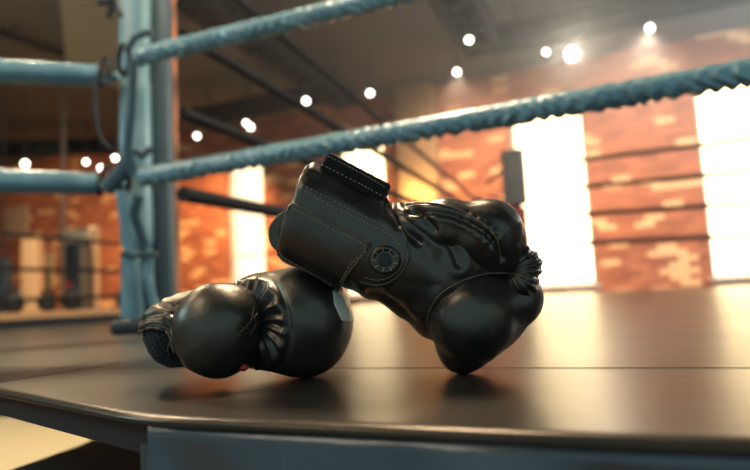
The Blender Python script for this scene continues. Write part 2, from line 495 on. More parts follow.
# lower step of the platform, seen bottom left
q0 = on_z(113, 433.5, -0.17); q1 = on_z(10, 470, -0.17); dd = (q1 - q0).normalized()
A_ = q0 - dd * 0.5; B_ = q1 + dd * 0.25
bm = bmesh.new(); prism(bm, [(B_.x, B_.y), (C1.x - 0.02, C1.y - 0.13), (C1.x + 0.0, C1.y + 0.03), (A_.x + 0.7, A_.y), (A_.x, A_.y)], -0.20, -0.17)
stp = empty('platform_step', (q0.x + 0.2, q0.y, FZ)); 
o = bm_obj('step_board', bm, M_skirt, stp, smooth=False); o.location = -stp.location
for k, p in enumerate((A_.lerp(B_, 0.15), A_.lerp(B_, 0.85), Vector((A_.x + 0.62, A_.y - 0.03, 0)), Vector((C1.x - 0.02, C1.y - 0.05, 0)))):
    bm = bmesh.new(); add_box(bm, (p.x + 0.03, p.y, (FZ - 0.20) / 2), (0.04, 0.04, -0.20 - FZ)); o = bm_obj('leg', bm, M_dark, stp, smooth=False); o.location = -stp.location
tag(stp, 'dark step board beneath the left corner of the ring canvas', 'step')

q = [on_z(x, y, FZ) for x, y in ((-60, 400), (96, 410), (84, 470), (-120, 520))]
bm = bmesh.new(); prism(bm, [(v.x, v.y) for v in q], FZ + 0.001, FZ + 0.03)  # added pale sheet, stands in for the golden window reflection on the floor
o = bm_obj('floor_glow_sheet', bm, mat('floor_glow_cream', (0.80, 0.68, 0.45), 0.5), smooth=False); tag(o, 'added pale yellow sheet painting the golden floor reflection, at lower left under the ring edge', 'floor glow')
area('added_floor_glow_light', (-2.7, 4.6, 3.0), (-2.9, 4.6, -1), 0.4, 150, (1.0, 0.80, 0.5))  # added unseen lamp that brightens the pale floor sheet

# ------------------------------------------------------------------ ring ropes (near)
def wrinkled_rope(name, p0, p1, r, mat_, sag=0.0, lam=0.045, amp=0.16, seed=0, n=900, seg=40, root=None):
    p0 = Vector(p0); p1 = Vector(p1); d = p1 - p0; Ltot = d.length; d.normalize()
    side = d.cross(Vector((0, 0, 1))).normalized(); up = side.cross(d)
    verts = []; faces = []
    for i in range(n + 1):
        s = i / n; c = p0.lerp(p1, s) - Vector((0, 0, sag * 4 * s * (1 - s)))
        L_ = s * Ltot
        for k in range(seg):
            ph = 2 * math.pi * k / seg
            sn = math.sin(ph); cs = math.cos(ph)
            w = 0.10 + 0.90 * max(0, min(1, 0.35 - sn * 0.9))
            nz_ = noise.noise(Vector((L_ * 9, cs * 0.7, sn * 0.7 + seed)))
            phase = L_ / lam + 0.55 * math.sin(ph * 1.0 + 0.6) + 1.1 * nz_
            tri = 1 - abs((phase % 1.0) * 2 - 1)
            tri = tri ** 1.3
            f2 = noise.noise(Vector((L_ * 46, cs * 1.6, sn * 1.6 + seed * 3)))
            a2 = 0.5 + 0.5 * noise.noise(Vector((L_ * 13, seed, 2.2)))
            rr = r * (1 + amp * w * (tri - 0.5) * (0.55 + 0.9 * a2) + 0.07 * f2 + 0.04 * noise.noise(Vector((L_ * 5, seed, 0))))
            verts.append(c + side * (cs * rr) + up * (sn * rr))
    for i in range(n):
        for k in range(seg):
            a = i * seg + k; b_ = i * seg + (k + 1) % seg
            faces.append((a, b_, b_ + seg, a + seg))
    faces.append(tuple(range(seg))[::-1]); faces.append(tuple(n * seg + k for k in range(seg)))
    return mesh_obj(name, verts, faces, mat_, root)


def rope_thing(name, label, p0, p1, builder, group, cat='ring rope'):
    r = empty(name, p0); tag(r, label, cat, group)
    o = builder(r); o.location = -Vector(p0)
    return r


dpost = (Vector((PP.x, PP.y, CAM.z)) - CAM).dot(Fw)
a0 = pt(142, 177, dpost * 0.93); a1 = pt(750, 72, dpost * 0.60); a1 = a0 + (a1 - a0) * 1.6
a1.z = a0.z + (a1.z - a0.z)
ra = rope_thing('ring_rope', 'lower teal wrinkled rope running from the corner post behind the gloves', a0, a1,
                lambda R: wrinkled_rope('rope_cover', a0, a1, 0.0305, M_vinyl, 0.0, 0.038, 0.38, 1, root=R), 'teal covered ropes on the near side')
b0 = pt(138, 57, dpost * 0.93); b1 = pt(395, -4, dpost * 0.83); b1 = b0 + (b1 - b0) * 4.0
rb = rope_thing('ring_rope', 'upper teal wrinkled rope rising to the right from the corner post', b0, b1,
                lambda R: wrinkled_rope('rope_cover', b0, b1, 0.0305, M_vinyl, 0.0, 0.040, 0.38, 5, root=R), 'teal covered ropes on the near side')
# left tubes
for k, (pa, pb, lab) in enumerate((((99, 76), (-120, 66), 'upper smooth pale blue rope tube left of the corner post'),
                                   ((98, 184), (-120, 178), 'lower smooth pale blue rope tube left of the corner post'))):
    c0 = pt(pa[0], pa[1], dpost); c1 = pt(pb[0], pb[1], dpost * 0.86)
    R = empty('ring_rope', c0); tag(R, lab, 'ring rope', 'smooth rope tubes left of the post')
    bm = bmesh.new(); n = 40
    add_tube(bm, [c0.lerp(c1, i / n) + Vector((0, 0, 0.0015 * math.sin(i * 1.7))) for i in range(n + 1)],
             [0.040 + 0.002 * (i / n) + 0.0012 * math.sin(i * 2.3) for i in range(n + 1)], 28)
    o = bm_obj('rope_cover', bm, M_tube, R, ang=50); o.location = -c0
    bm = bmesh.new(); cdn = (c0 - c1).normalized()
    add_cyl(bm, c0 - cdn * 0.006, c0 + cdn * 0.012, 0.046, 0.043, 28)
    o = bm_obj('end_collar', bm, M_black, R); o.location = -c0
    bm = bmesh.new(); pe = pt(119, pa[1] - 1, dpost * 0.985)
    add_tube(bm, [c0 + cdn * 0.01, c0.lerp(pe, 0.35) + Vector((0, 0, -0.012)), c0.lerp(pe, 0.7) + Vector((0, 0, -0.010)), pe], [0.018, 0.022, 0.019, 0.014], 14)
    o = bm_obj('turnbuckle', bm, M_tube, R, ang=60); o.location = -c0
    bm = bmesh.new()
    ring_c = pt(106, pa[1] - 9, dpost * 0.975)
    add_tube(bm, [ring_c + Rt * 0.016 * math.cos(a) + Up * 0.032 * math.sin(a) for a in np.linspace(0, 2 * math.pi, 24, endpoint=False)], 0.0075, 8, closed=True)
    o = bm_obj('shackle', bm, M_black, R); o.location = -c0

# ------------------------------------------------------------------ near corner post
post = empty('ring_post', (PP.x, PP.y, 0))
tag(post, 'blue corner post of the ring with pale padding, at the left', 'ring post')


def pobj(name, bm, m, parent=None, ang=40):
    o = bm_obj(name, bm, m, parent or post, ang=ang)
    if parent is None: o.location = -post.location
    return o


TOPZ = 1.45
pc = Vector((pt(159, 250, dpost * 1.02).x, PP.y + 0.05, 0))      # steel tube
bm = bmesh.new(); add_cyl(bm, pc + Vector((0, 0, 0.004)), pc + Vector((0, 0, TOPZ)), 0.052, seg=40)
pobj('pole', bm, M_pole)
bm = bmesh.new(); add_cyl(bm, pc + Vector((0, 0, 0.0)), pc + Vector((0, 0, 0.012)), 0.085, seg=40); pobj('base_plate', bm, M_dark)
# pad: vertical cushion with soft pillowed profile
pdc = Vector((pt(133, 250, dpost * 0.985).x, PP.y - 0.015, 0))
bm = bmesh.new(); nseg, nh = 36, 90; rings = []
for j in range(nh + 1):
    z = 0.05 + (TOPZ - 0.05) * j / nh
    pinch = 1 - 0.16 * math.exp(-((z - 0.30) / 0.02) ** 2) - 0.12 * math.exp(-((z - 0.56) / 0.05) ** 2) - 0.12 * math.exp(-((z - 0.98) / 0.05) ** 2)
    ring = []
    for k in range(nseg):
        a = 2 * math.pi * k / nseg
        ex = 0.7
        x = 0.058 * math.copysign(abs(math.cos(a)) ** ex, math.cos(a)); y = 0.045 * math.copysign(abs(math.sin(a)) ** ex, math.sin(a))
        w = 1 + 0.05 * noise.noise(Vector((math.cos(a) * 1.5, math.sin(a) * 1.5, z * 7)))
        ring.append(bm.verts.new((pdc.x + x * pinch * w, pdc.y + y * pinch * w, z)))
    rings.append(ring)
for A, B in zip(rings[:-1], rings[1:]):
    for k in range(nseg): bm.faces.new((A[k], A[(k + 1) % nseg], B[(k + 1) % nseg], B[k]))
bm.faces.new(rings[0][::-1]); bm.faces.new(rings[-1])
pobj('corner_pad', bm, M_pad)


def ribbon(name, pxs, wpx, m, dscale=0.955, thick=0.006, parent=None):
    """flat strap following image-traced points, a few millimetres thick, lying on the pad"""
    P = [pt(x, y, dpost * dscale) for x, y in pxs]
    bm = bmesh.new(); prev = None; hw = wpx * dpost / FPX / 2
    N_ = 10; Q = []
    for i in range(len(P) - 1):
        for k in range(N_): Q.append(P[i].lerp(P[i + 1], k / N_))
    Q.append(P[-1])
    for i, p in enumerate(Q):
        t_ = (Q[min(i + 1, len(Q) - 1)] - Q[max(i - 1, 0)]).normalized(); nrm = -Fw; sd = t_.cross(nrm).normalized()
        ring = [bm.verts.new(p + sd * (hw * math.cos(a)) + nrm * (thick * math.sin(a))) for a in np.linspace(0, 2 * math.pi, 12, endpoint=False)]
        if prev:
            for k in range(12): bm.faces.new((prev[k], prev[(k + 1) % 12], ring[(k + 1) % 12], ring[k]))
        else: bm.faces.new(ring[::-1])
        prev = ring
    bm.faces.new(prev)
    return pobj(name, bm, m, parent)


ribbon('pad_strap', [(121, 190), (126, 230), (131, 270), (133, 316)], 11, M_pad, 0.94, 0.008)
ribbon('pad_strap', [(139, 196), (134, 214), (143, 240), (146, 262), (147, 290), (150, 322)], 9, M_pole, 0.945, 0.006)
ribbon('pad_strap', [(150, 250), (147, 275), (153, 300), (159, 318)], 8, M_pad, 0.94, 0.008)
ribbon('tie_band', [(121, 254), (132, 256), (148, 254), (157, 254)], 5, M_pole, 0.93, 0.006)
ribbon('pad_strap', [(133, 60), (131, 110), (127, 150), (134, 176)], 9, M_pole, 0.945, 0.006)
ribbon('bracket', [(126, 52), (134, 38), (146, 33), (153, 33)], 7, M_pole, 0.935, 0.008)
ribbon('bracket', [(134, 150), (142, 156), (152, 148)], 7, M_pole, 0.935, 0.008)
for k, (x, y) in enumerate(((127, 60), (127, 178))):
    c = pt(x - 3, y, dpost * 0.965)
    bm = bmesh.new(); add_tube(bm, [c + Rt * 0.02 * math.cos(a) + Up * 0.052 * math.sin(a) for a in np.linspace(0, 2 * math.pi, 26, endpoint=False)], 0.012, 8, closed=True)
    pobj('rope_eye', bm, M_black)
ribbon('pad_strap', [(105, 190), (118, 176), (130, 160)], 16, M_pole, 0.95, 0.012)
bm = bmesh.new(); c = on_z(127, 334, 0); add_box(bm, (c.x, c.y + 0.03, 0.022), (0.105, 0.10, 0.044), bevel=0.012)
pobj('foot_block', bm, M_dark)
bm = bmesh.new(); c = on_z(152, 331, 0); add_tube(bm, [(c.x - 0.02, c.y, 0.02), (c.x + 0.01, c.y - 0.01, 0.06), (c.x + 0.025, c.y, 0.10)], [0.022, 0.026, 0.012], 14)
pobj('pad_tail', bm, M_pad)

# cord hanging on post
pts_ = [(103, 66), (98, 78), (95, 95), (96, 115), (99, 132), (105, 144), (112, 149), (117, 140)]
P = [pt(x, y, dpost * 0.955) for x, y in pts_]
bm = bmesh.new(); Q = []
for i in range(len(P) - 1):
    for k in range(5):
        a_ = P[max(i - 1, 0)]; b_ = P[i]; c_ = P[i + 1]; d_ = P[min(i + 2, len(P) - 1)]; s = k / 5
        Q.append(0.5 * ((2 * b_) + (c_ - a_) * s + (2 * a_ - 5 * b_ + 4 * c_ - d_) * s * s + (3 * b_ - a_ - 3 * c_ + d_) * s ** 3))
add_tube(bm, Q, 0.0065, 8)
o = bm_obj('tie_cord', bm, M_black); o.parent = post; o.location = -post.location
# small bow of ties near the top
bm = bmesh.new()
for pp in ([(117, 2), (111, 8), (108, 18)], [(115, 0), (105, 3), (98, 2)], [(114, 4), (119, 10), (121, 16)]):
    add_tube(bm, [pt(x, y, dpost * 0.95) for x, y in pp], 0.011, 8)
o = bm_obj('tie_knot', bm, M_black); o.parent = post; o.location = -post.location
# thin reddish brown upright cylinder right behind the post
bm = bmesh.new(); c = pt(176.5, 200, dpost * 1.12); add_cyl(bm, (c.x, c.y, 0.0), (c.x, c.y, CZ), 0.011, seg=16)
o = bm_obj('stripe', bm, M_stripe); tag(o, 'thin reddish brown vertical pipe just right of the blue post', 'stripe')

# ------------------------------------------------------------------ far ring posts and dark ropes
FL = on_z(482, 293, 0.0) if False else Vector((PP.x, PP.y, 0)) + V2 * 4.75 + U2 * 0.0
# put the far corner on the line of sight at x=482
r_ = Fw + Rt * ((482 - 375) / FPX) - Up * ((250 - 235) / FPX)
k_ = 6.9 / r_.y; FL = Vector((CAM.x + r_.x * k_, 6.9, 0))
fp = empty('ring_post', FL); tag(fp, 'thin dark far corner post where the dark ropes meet', 'ring post')
bm = bmesh.new(); add_cyl(bm, (0, 0, 0), (0, 0, 1.12), 0.05, seg=24); bm_obj('pole', bm, M_dark, fp)
bm = bmesh.new(); add_cyl(bm, (0, 0, 1.12), (0, 0, 1.16), 0.055, 0.04, seg=24); bm_obj('cap', bm, M_dark, fp)
# second padded post to its right
c = pt(516, 200, 6.6); c.z = 0
gp = empty('ring_post', c, -TH); tag(gp, 'far corner post with square grey pad left of a bright window', 'ring post')
bm = bmesh.new(); add_box(bm, (0, 0.06, 0.8), (0.10, 0.10, 1.6), bevel=0.012); bm_obj('pole', bm, M_dark, gp)
bm = bmesh.new(); add_box(bm, (0, -0.02, 1.30), (0.25, 0.12, 0.62), bevel=0.02); bm_obj('corner_pad', bm, M_greypad, gp)
bm = bmesh.new(); add_box(bm, (0, -0.02, 0.84), (0.21, 0.11, 0.24), bevel=0.02); bm_obj('lower_pad', bm, mat('red_pad', (0.42, 0.06, 0.04), 0.6), gp)
bm = bmesh.new(); add_box(bm, (0.02, -0.02, 0.50), (0.16, 0.11, 0.40), bevel=0.02); bm_obj('lower_pad', bm, mat('white_pad', (0.5, 0.45, 0.42), 0.6), gp)
GP = c


def plain_rope(label, p0, p1, r, group, sag=0.0, ends=True):
    p0 = Vector(p0); p1 = Vector(p1)
    bm = bmesh.new(); n = 30
    add_tube(bm, [p0.lerp(p1, i / n) - Vector((0, 0, 4 * sag * (i / n) * (1 - i / n))) for i in range(n + 1)], r, 14)
    o = bm_obj('ring_rope', bm, M_rope2, ang=60); tag(o, label, 'ring rope', group); return o


side = [((182, 194), (0.545), 0.032, 'lowest dark side rope, seen between the post and the left glove'),
        ((182, 113), (0.80), 0.024, 'second lowest dark side rope leading to the far corner post'),
        ((182, 34), (0.97), 0.024, 'dark side rope second from the top leading to the far corner'),
        ((182, -47), (1.10), 0.018, 'topmost thin dark side rope crossing the ceiling diagonally')]
for (px, py), hz, r, lab in side:
    p0 = pt(px, py, dpost * 1.09)
    fe = Vector((FL.x, FL.y, hz)); fe = fe - (fe - p0).normalized() * 0.075
    plain_rope(lab, p0, fe, r, 'dark ropes on the far left side of the ring')
for k, (y0, y1, lab) in enumerate(((166, 139, 'top dark far rope crossing the right-hand windows'), (192, 171, 'second dark far rope crossing the right-hand windows'),
                                   (218, 203, 'third dark far rope down across the right-hand windows'), (246, 235, 'lowest dark far rope across the right-hand windows'))):
    p0 = pt(531, y0, 6.5); p1 = pt(750, y1, 5.5); p1 = p0 + (p1 - p0) * 1.3
    plain_rope(lab, p0, p1, 0.024, 'dark ropes on the far side of the ring')
for k, (ya, yb, lab) in enumerate(((183, 170, 'short dark rope rising from the thin far post to the grey pad'), (196, 200, 'short dark rope level between thin far post and padded post'))):
    p0 = pt(487.5, ya, 6.85); p1 = pt(503, yb, 6.62)
    plain_rope(lab, p0, p1, 0.016, 'short ropes between the two far posts')
# dark ropes to the left of the near post
for (x0, y0, x1, y1, lab) in ((-40, 230, 114, 243, 'upper dark rope across the left background, under the blue tube'), (-40, 268, 114, 271, 'middle dark rope across the left background'),
                              (20, 300, 114, 296, 'low dark rope in the left background above the bench')):
    q_ = pt(x1, y1, 7.2); q0_ = pt(x0, y0, 6.4)
    plain_rope(lab, q0_ - (q_ - q0_) * 0.8, q_ + (q_ - q0_) * 0.05, 0.022, 'dark ropes in the left background')

# ------------------------------------------------------------------ pilaster with warm wall light
tA, _ = on_wall(403, 170); tB, _ = on_wall(441, 170)
bm = bmesh.new(); add_box(bm, ((tA + tB) / 2, -0.13, (FZ + CZ) / 2), (tB - tA, 0.25, CZ - FZ), bevel=0.02)
o = bm_obj('trim_1', bm, M_plaster); o.location = (0, 10, 0); o.rotation_euler = (0, 0, -TH); tag(o, kind='structure')
o = area('pilaster_wash_light', Vector((0, 10, 1.7)) + U2 * ((tA + tB) / 2) - V2 * 0.7, Vector((0, 10, 1.1)) + U2 * ((tA + tB) / 2), 0.2, 22, (1.0, 0.62, 0.22))

# ------------------------------------------------------------------ left background things
# thin vertical pole
bm = bmesh.new(); c = pt(63, 200, 9.0); add_cyl(bm, (c.x, c.y, FZ), (c.x, c.y, CZ), 0.03, seg=16)
o = bm_obj('support_pole', bm, mat('tan_pole', (0.20, 0.14, 0.09), 0.5)); tag(o, 'thin tan vertical pole left of the blue post, floor to ceiling', 'pole')
# pale columns
for (xa, xb, d, lab) in ((90, 98, 9.8, 'narrow pale column beside the dark locker at left'), (25, 40, 11.2, 'faint pale column far left behind the ropes')):
    c = pt((xa + xb) / 2, 260, d); w = (xb - xa) * d / FPX
    bm = bmesh.new(); add_box(bm, (c.x, c.y, (FZ + 1.45) / 2), (w, w, 1.45 - FZ), bevel=0.01)
    o = bm_obj('pale_column', bm, mat('cream_paint', (0.5, 0.36, 0.21), 0.7)); tag(o, lab, 'column', 'pale columns at the left wall')
# dark locker with red mark and pale box on top
c = pt(77, 270, 9.2); lk = empty('locker', (c.x, c.y, FZ)); tag(lk, 'tall dark locker with a small red mark in the left background', 'locker')
bm = bmesh.new(); add_box(bm, (0, 0, 1.05), (0.30, 0.4, 2.1), bevel=0.01); bm_obj('body', bm, M_dark, lk)
bm = bmesh.new(); add_box(bm, (0, -0.205, 1.05), (0.26, 0.015, 2.0), bevel=0.004); d_ = bm_obj('door', bm, M_dark, lk)
bm = bmesh.new(); add_box(bm, (0.10, -0.225, 1.0), (0.02, 0.03, 0.15), bevel=0.004); bm_obj('handle', bm, M_frame, d_)
bm = bmesh.new(); add_box(bm, (-0.02, -0.216, 1.45), (0.12, 0.006, 0.14)); bm_obj('red_sticker', bm, M_red, d_)
c2 = pt(86, 221, 9.15)
bm = bmesh.new(); add_box(bm, (c.x + 0.02, c.y, FZ + 2.1 + 0.10), (0.44, 0.3, 0.20), bevel=0.01); add_box(bm, (c.x + 0.02, c.y, FZ + 2.1 + 0.205), (0.46, 0.32, 0.02))
o = bm_obj('storage_box', bm, mat('cream_box', (0.5, 0.42, 0.28), 0.7)); tag(o, 'cream storage box on top of the dark locker', 'box')
# low bench with lit edge
p0 = on_z(-40, 330, -0.04) if False else pt(-60, 316, 6.0)
p1 = pt(240, 292, 7.6)
dB = (p1 - p0); dB.z = 0; dB.normalize(); nB = Vector((-dB.y, dB.x, 0)); LB = (p1 - p0).length
zt = 0.095
bn = empty('long_bench', (p0.x, p0.y, FZ)); tag(bn, 'long low wooden bench with a lit front edge behind the ring at left', 'bench')
def bobj(name, bm, m): 
    o = bm_obj(name, bm, m, bn, smooth=False); o.location = -bn.location; return o
bm = bmesh.new(); q = [p0, p0 + dB * LB, p0 + dB * LB + nB * 1.0, p0 + nB * 1.0]; prism(bm, [(v.x, v.y) for v in q], zt - 0.07, zt); bobj('top_board', bm, M_wood)
bm = bmesh.new(); q = [p0 + nB * 0.05, p0 + dB * LB + nB * 0.05, p0 + dB * LB + nB * 0.9, p0 + nB * 0.9]; prism(bm, [(v.x, v.y) for v in q], FZ, zt - 0.07); bobj('base', bm, M_black)
# dumbbells and clutter on the bench: kettlebells and a rack
def kettlebell(loc, s, lab, m):
    k = empty('kettlebell', loc); tag(k, lab, 'kettlebell', 'kettlebells on the long bench')
    bm = bmesh.new(); bmesh.ops.create_uvsphere(bm, u_segments=20, v_segments=14, radius=s)
    bmesh.ops.translate(bm, vec=(0, 0, s * 0.93), verts=bm.verts)
    for v in bm.verts: v.co.z = max(v.co.z, 0)
    bm_obj('weight', bm, m, k)
    bm = bmesh.new(); add_tube(bm, [(s * 0.62 * math.cos(a), 0, s * 1.55 + s * 0.75 * math.sin(a)) for a in np.linspace(-0.3, math.pi + 0.3, 16)], s * 0.15, 8); bm_obj('handle', bm, M_dark, k)


for i, (x, dn, s, lab) in enumerate(((0.62, .35, .12, 'leftmost dark kettlebell on the long bench'), (0.95, .3, .10, 'second kettlebell from the left on the long bench'),
                                     (1.22, .4, .12, 'third kettlebell from the left on the long bench'), (1.75, .3, .09, 'rightmost small kettlebell on the long bench'))):
    p = p0 + dB * x + nB * dn; kettlebell((p.x, p.y, zt), s, lab, M_dark)
# punching bag at far left
c = pt(3, 262, 8.2); hb = empty('punching_bag', (c.x, c.y, -0.15)); tag(hb, 'dark hanging punching bag at the far left edge', 'punching bag')
bm = bmesh.new(); add_cyl(bm, (0, 0, 0), (0, 0, 1.0), 0.12, seg=28)
bmesh.ops.bevel(bm, geom=[e for e in bm.edges if abs(e.verts[0].co.z - e.verts[1].co.z) < 1e-5], offset=0.03, segments=3, affect='EDGES'); bm_obj('bag', bm, M_dark, hb)
for a in range(4):
    bm = bmesh.new(); add_cyl(bm, (0.1 * math.cos(a * math.pi / 2), 0.1 * math.sin(a * math.pi / 2), 0.99), (0, 0, 1.25), 0.008, seg=8); bm_obj('chain', bm, M_dark, hb)
bm = bmesh.new(); add_cyl(bm, (0, 0, 1.25), (0, 0, CZ + 0.15), 0.01, seg=8); bm_obj('hanging_cable', bm, M_dark, hb)
# posters / tan boards on the left wall
for (x0, y0, x1, y1, col, lab) in ((4, 205, 30, 240, (0.40, 0.28, 0.17), 'tan notice board on the far left brick wall'), (34, 252, 56, 290, (0.42, 0.30, 0.17), 'pale board low on the left wall beside the tan pole')):
    ta, za = on_wall(x0, y1); tb, zb = on_wall(x1, y0)
    bm = bmesh.new(); add_box(bm, ((ta + tb) / 2, -0.03, (za + zb) / 2), (tb - ta, 0.04, zb - za), bevel=0.01)
    o = bm_obj('notice_board', bm, mat('board', col, 0.8)); o.location = (0, 10, 0); o.rotation_euler = (0, 0, -TH); tag(o, lab, 'board', 'boards on the left wall')
# pale green hanging ceiling panel
g_ = [on_z(57, -40, 3.0), on_z(122, -40, 3.0), on_z(122, 90, 3.0), on_z(66, 70, 3.0)]
bm = bmesh.new(); prism(bm, [(v.x, v.y) for v in g_], 3.0, 3.05)
o = bm_obj('ceiling_panel', bm, mat('pale_green_panel', (0.30, 0.34, 0.28), 0.85), smooth=False); 
tag(o, 'pale green suspended ceiling panel at the top left', 'ceiling panel')
for f in range(4):
    p = g_[f].lerp(sum(g_, Vector()) / 4, 0.12)
    bm = bmesh.new(); add_cyl(bm, (p.x, p.y, 3.05), (p.x, p.y, CZ + 0.02), 0.012, seg=8); bm_obj('hanger', bm, M_dark, o)


# ------------------------------------------------------------------ trusses
def truss(name, label, p0, p1, w, h, cell, group='dark ceiling trusses'):
    p0 = Vector(p0); p1 = Vector(p1); d = p1 - p0; Lh = d.length; d.normalize(); s = d.cross(Vector((0, 0, 1))).normalized()
    R = empty(name, p0); tag(R, label, 'truss', group)
    cs = [s * (a * w / 2) + Vector((0, 0, b_ * h / 2)) for a, b_ in ((-1, -1), (1, -1), (1, 1), (-1, 1))]
    for c in cs:
        bm = bmesh.new(); add_cyl(bm, c, c + d * Lh, 0.055, seg=10); bm_obj('chord', bm, M_truss, R)
    bm = bmesh.new(); n = max(2, int(Lh / cell))
    for i in range(n + 1):
        q = d * (Lh * i / n)
        for k in range(4):
            add_cyl(bm, q + cs[k], q + cs[(k + 1) % 4], 0.035, seg=6)
            if i < n: 
                q2 = d * (Lh * (i + 1) / n); a = cs[k]; b_ = cs[(k + 1) % 4]
                add_cyl(bm, q + (a if i % 2 else b_), q2 + (b_ if i % 2 else a), 0.026, seg=6)
    bm_obj('lattice', bm, M_truss, R)
    # hangers to ceiling
    for f in (0.1, 0.9):
        bm = bmesh.new(); q = d * (Lh * f); add_cyl(bm, q + Vector((0, 0, h / 2)), q + Vector((0, 0, CZ + 0.03 - p0.z)), 0.012, seg=8)
        bm_obj('hanger', bm, M_truss, R)
    return R


hz = 3.05
truss('ceiling_truss', 'dark lattice truss sloping down from the top centre to the bright lamp', on_z(440, -30, hz), on_z(484, 46, hz), 0.36, 0.16, 0.35)
truss('ceiling_truss', 'long ladder truss running to the upper right corner behind the bright lamp', on_z(492, 42, hz), on_z(800, -26, hz), 0.30, 0.14, 0.36)
truss('ceiling_truss', 'dark truss running diagonally across the upper left ceiling', on_z(188, -6, hz), on_z(345, 100, hz), 0.30, 0.14, 0.40)
truss('ceiling_truss', 'small dark cross truss above the left lamps', on_z(196, 118, hz), on_z(325, 92, hz), 0.26, 0.12, 0.35)
truss('ceiling_truss', 'far left dark truss above the row of small lamps', on_z(-30, 150, hz), on_z(112, 146, hz), 0.26, 0.12, 0.40)
for (xa, ya, xb, yb, lab) in ((0, 32, 116, 70, 'thin dark ceiling beam crossing the pale panel at left'), (330, 128, 560, 78, 'thin dark ceiling beam behind the row of lamps')):
    p0, p1 = on_z(xa, ya, 3.32), on_z(xb, yb, 3.32)
    bm = bmesh.new(); add_cyl(bm, p0, p1, 0.05, seg=10)
    o = bm_obj('ceiling_beam', bm, M_truss); tag(o, lab, 'beam', 'thin ceiling beams')
    for f in (.1, .9):
        bm = bmesh.new(); q = p0.lerp(p1, f); add_cyl(bm, q, (q.x, q.y, CZ + 0.02), 0.012, seg=8); bm_obj('hanger', bm, M_truss, o)

# ------------------------------------------------------------------ lamps
M_lens = emis('lamp_lens', (1.0, 0.93, 0.78), 14.0)
M_lens_w = emis('lamp_lens_bright', (1.0, 0.90, 0.70), 160.0)
lamps = [(25, 164, 9.0, 'lone glowing lamp at the far left above the blue tube', 1.15), (86, 162, 9.5, 'small lamp left of the pair beside the post', .8), (101, 168, 9.5, 'glowing lamp between the small lamp and the post', .95),
         (115, 158, 9.3, 'glowing lamp touching the left side of the post', .9), (197, 136, 9.6, 'first lamp right of the blue post', .9), (246, 123, 9.4, 'left one of the paired lamps', .8),
         (250.5, 127, 9.0, 'right one of the paired lamps', 1.0), (306, 101, 7.9, 'lamp above the cuff of the upright glove', 1.0), (370, 93, 8.3, 'lamp right of the one above the upright cuff', 1.0), (457, 72, 7.7, 'lamp below the corner of the right truss', .95),
         (469, 40, 6.6, 'lamp hanging on the truss corner at top centre', .9), (546, 52, 7.2, 'small lamp just left of the very bright lamp', .8), (650, 28, 6.6, 'oval lamp at the upper right, right of the very bright one', 1.0),
         (572, 54, 6.8, 'very bright glaring spotlight at the upper right', 1.7)]
for i, (x, y, d, lab, s) in enumerate(lamps):
    p = pt(x, y, d)
    R = empty('ceiling_spotlight', p); tag(R, lab, 'spotlight', 'spotlights under the ceiling')
    ax = (Vector((0.3, 1.0, 0.1)) - p).normalized(); r = 0.034 * s
    big = s > 1.5
    bm = bmesh.new(); add_cyl(bm, ax * 0.0, -ax * 0.16, r * 1.15, r * 0.8, 24); bm_obj('housing', bm, M_dark, R)
    bm = bmesh.new(); add_cyl(bm, ax * 0.012, ax * 0.002, r, seg=24); bm_obj('lens', bm, M_lens_w if big else M_lens, R)
    bm = bmesh.new(); add_cyl(bm, -ax * 0.08, (-ax * 0.08).xy.to_3d() + Vector((0, 0, CZ + 0.02 - p.z)), 0.012, seg=8); bm_obj('stem', bm, M_dark, R)


p = pt(572, 54, 6.55)
l_ = bpy.data.lights.new('bright_spotlight_light', 'POINT'); l_.energy = 45; l_.color = (1.0, 0.86, 0.64); l_.shadow_soft_size = 0.08
o = bpy.data.objects.new('bright_spotlight_light', l_); C.objects.link(o); o.location = p

for nm, px_, d_, tgt, en, ang, col in (('wall_lamp_light', (199, 138), 9.2, Vector((-3.3, 11.3, 0.7)), 900, 95, (1.0, 0.60, 0.28)), ('wall_lamp_light', (27, 166), 8.7, Vector((-7.2, 13, 0.2)), 500, 100, (1.0, 0.66, 0.36)),
                                       ('wall_lamp_light', (455, 76), 7.3, Vector((1.6, 9.3, 1.0)), 420, 110, (1.0, 0.70, 0.45)), ('wall_lamp_light', (648, 32), 6.3, Vector((3.6, 8.5, 0.9)), 520, 115, (1.0, 0.74, 0.55))):
    l_ = bpy.data.lights.new(nm, 'SPOT'); l_.energy = en; l_.color = col; l_.shadow_soft_size = 0.05; l_.spot_size = math.radians(ang); l_.spot_blend = 0.8
    o = bpy.data.objects.new(nm, l_); C.objects.link(o); o.location = pt(px_[0], px_[1], d_); o.rotation_euler = (tgt - o.location).to_track_quat('-Z', 'Y').to_euler()

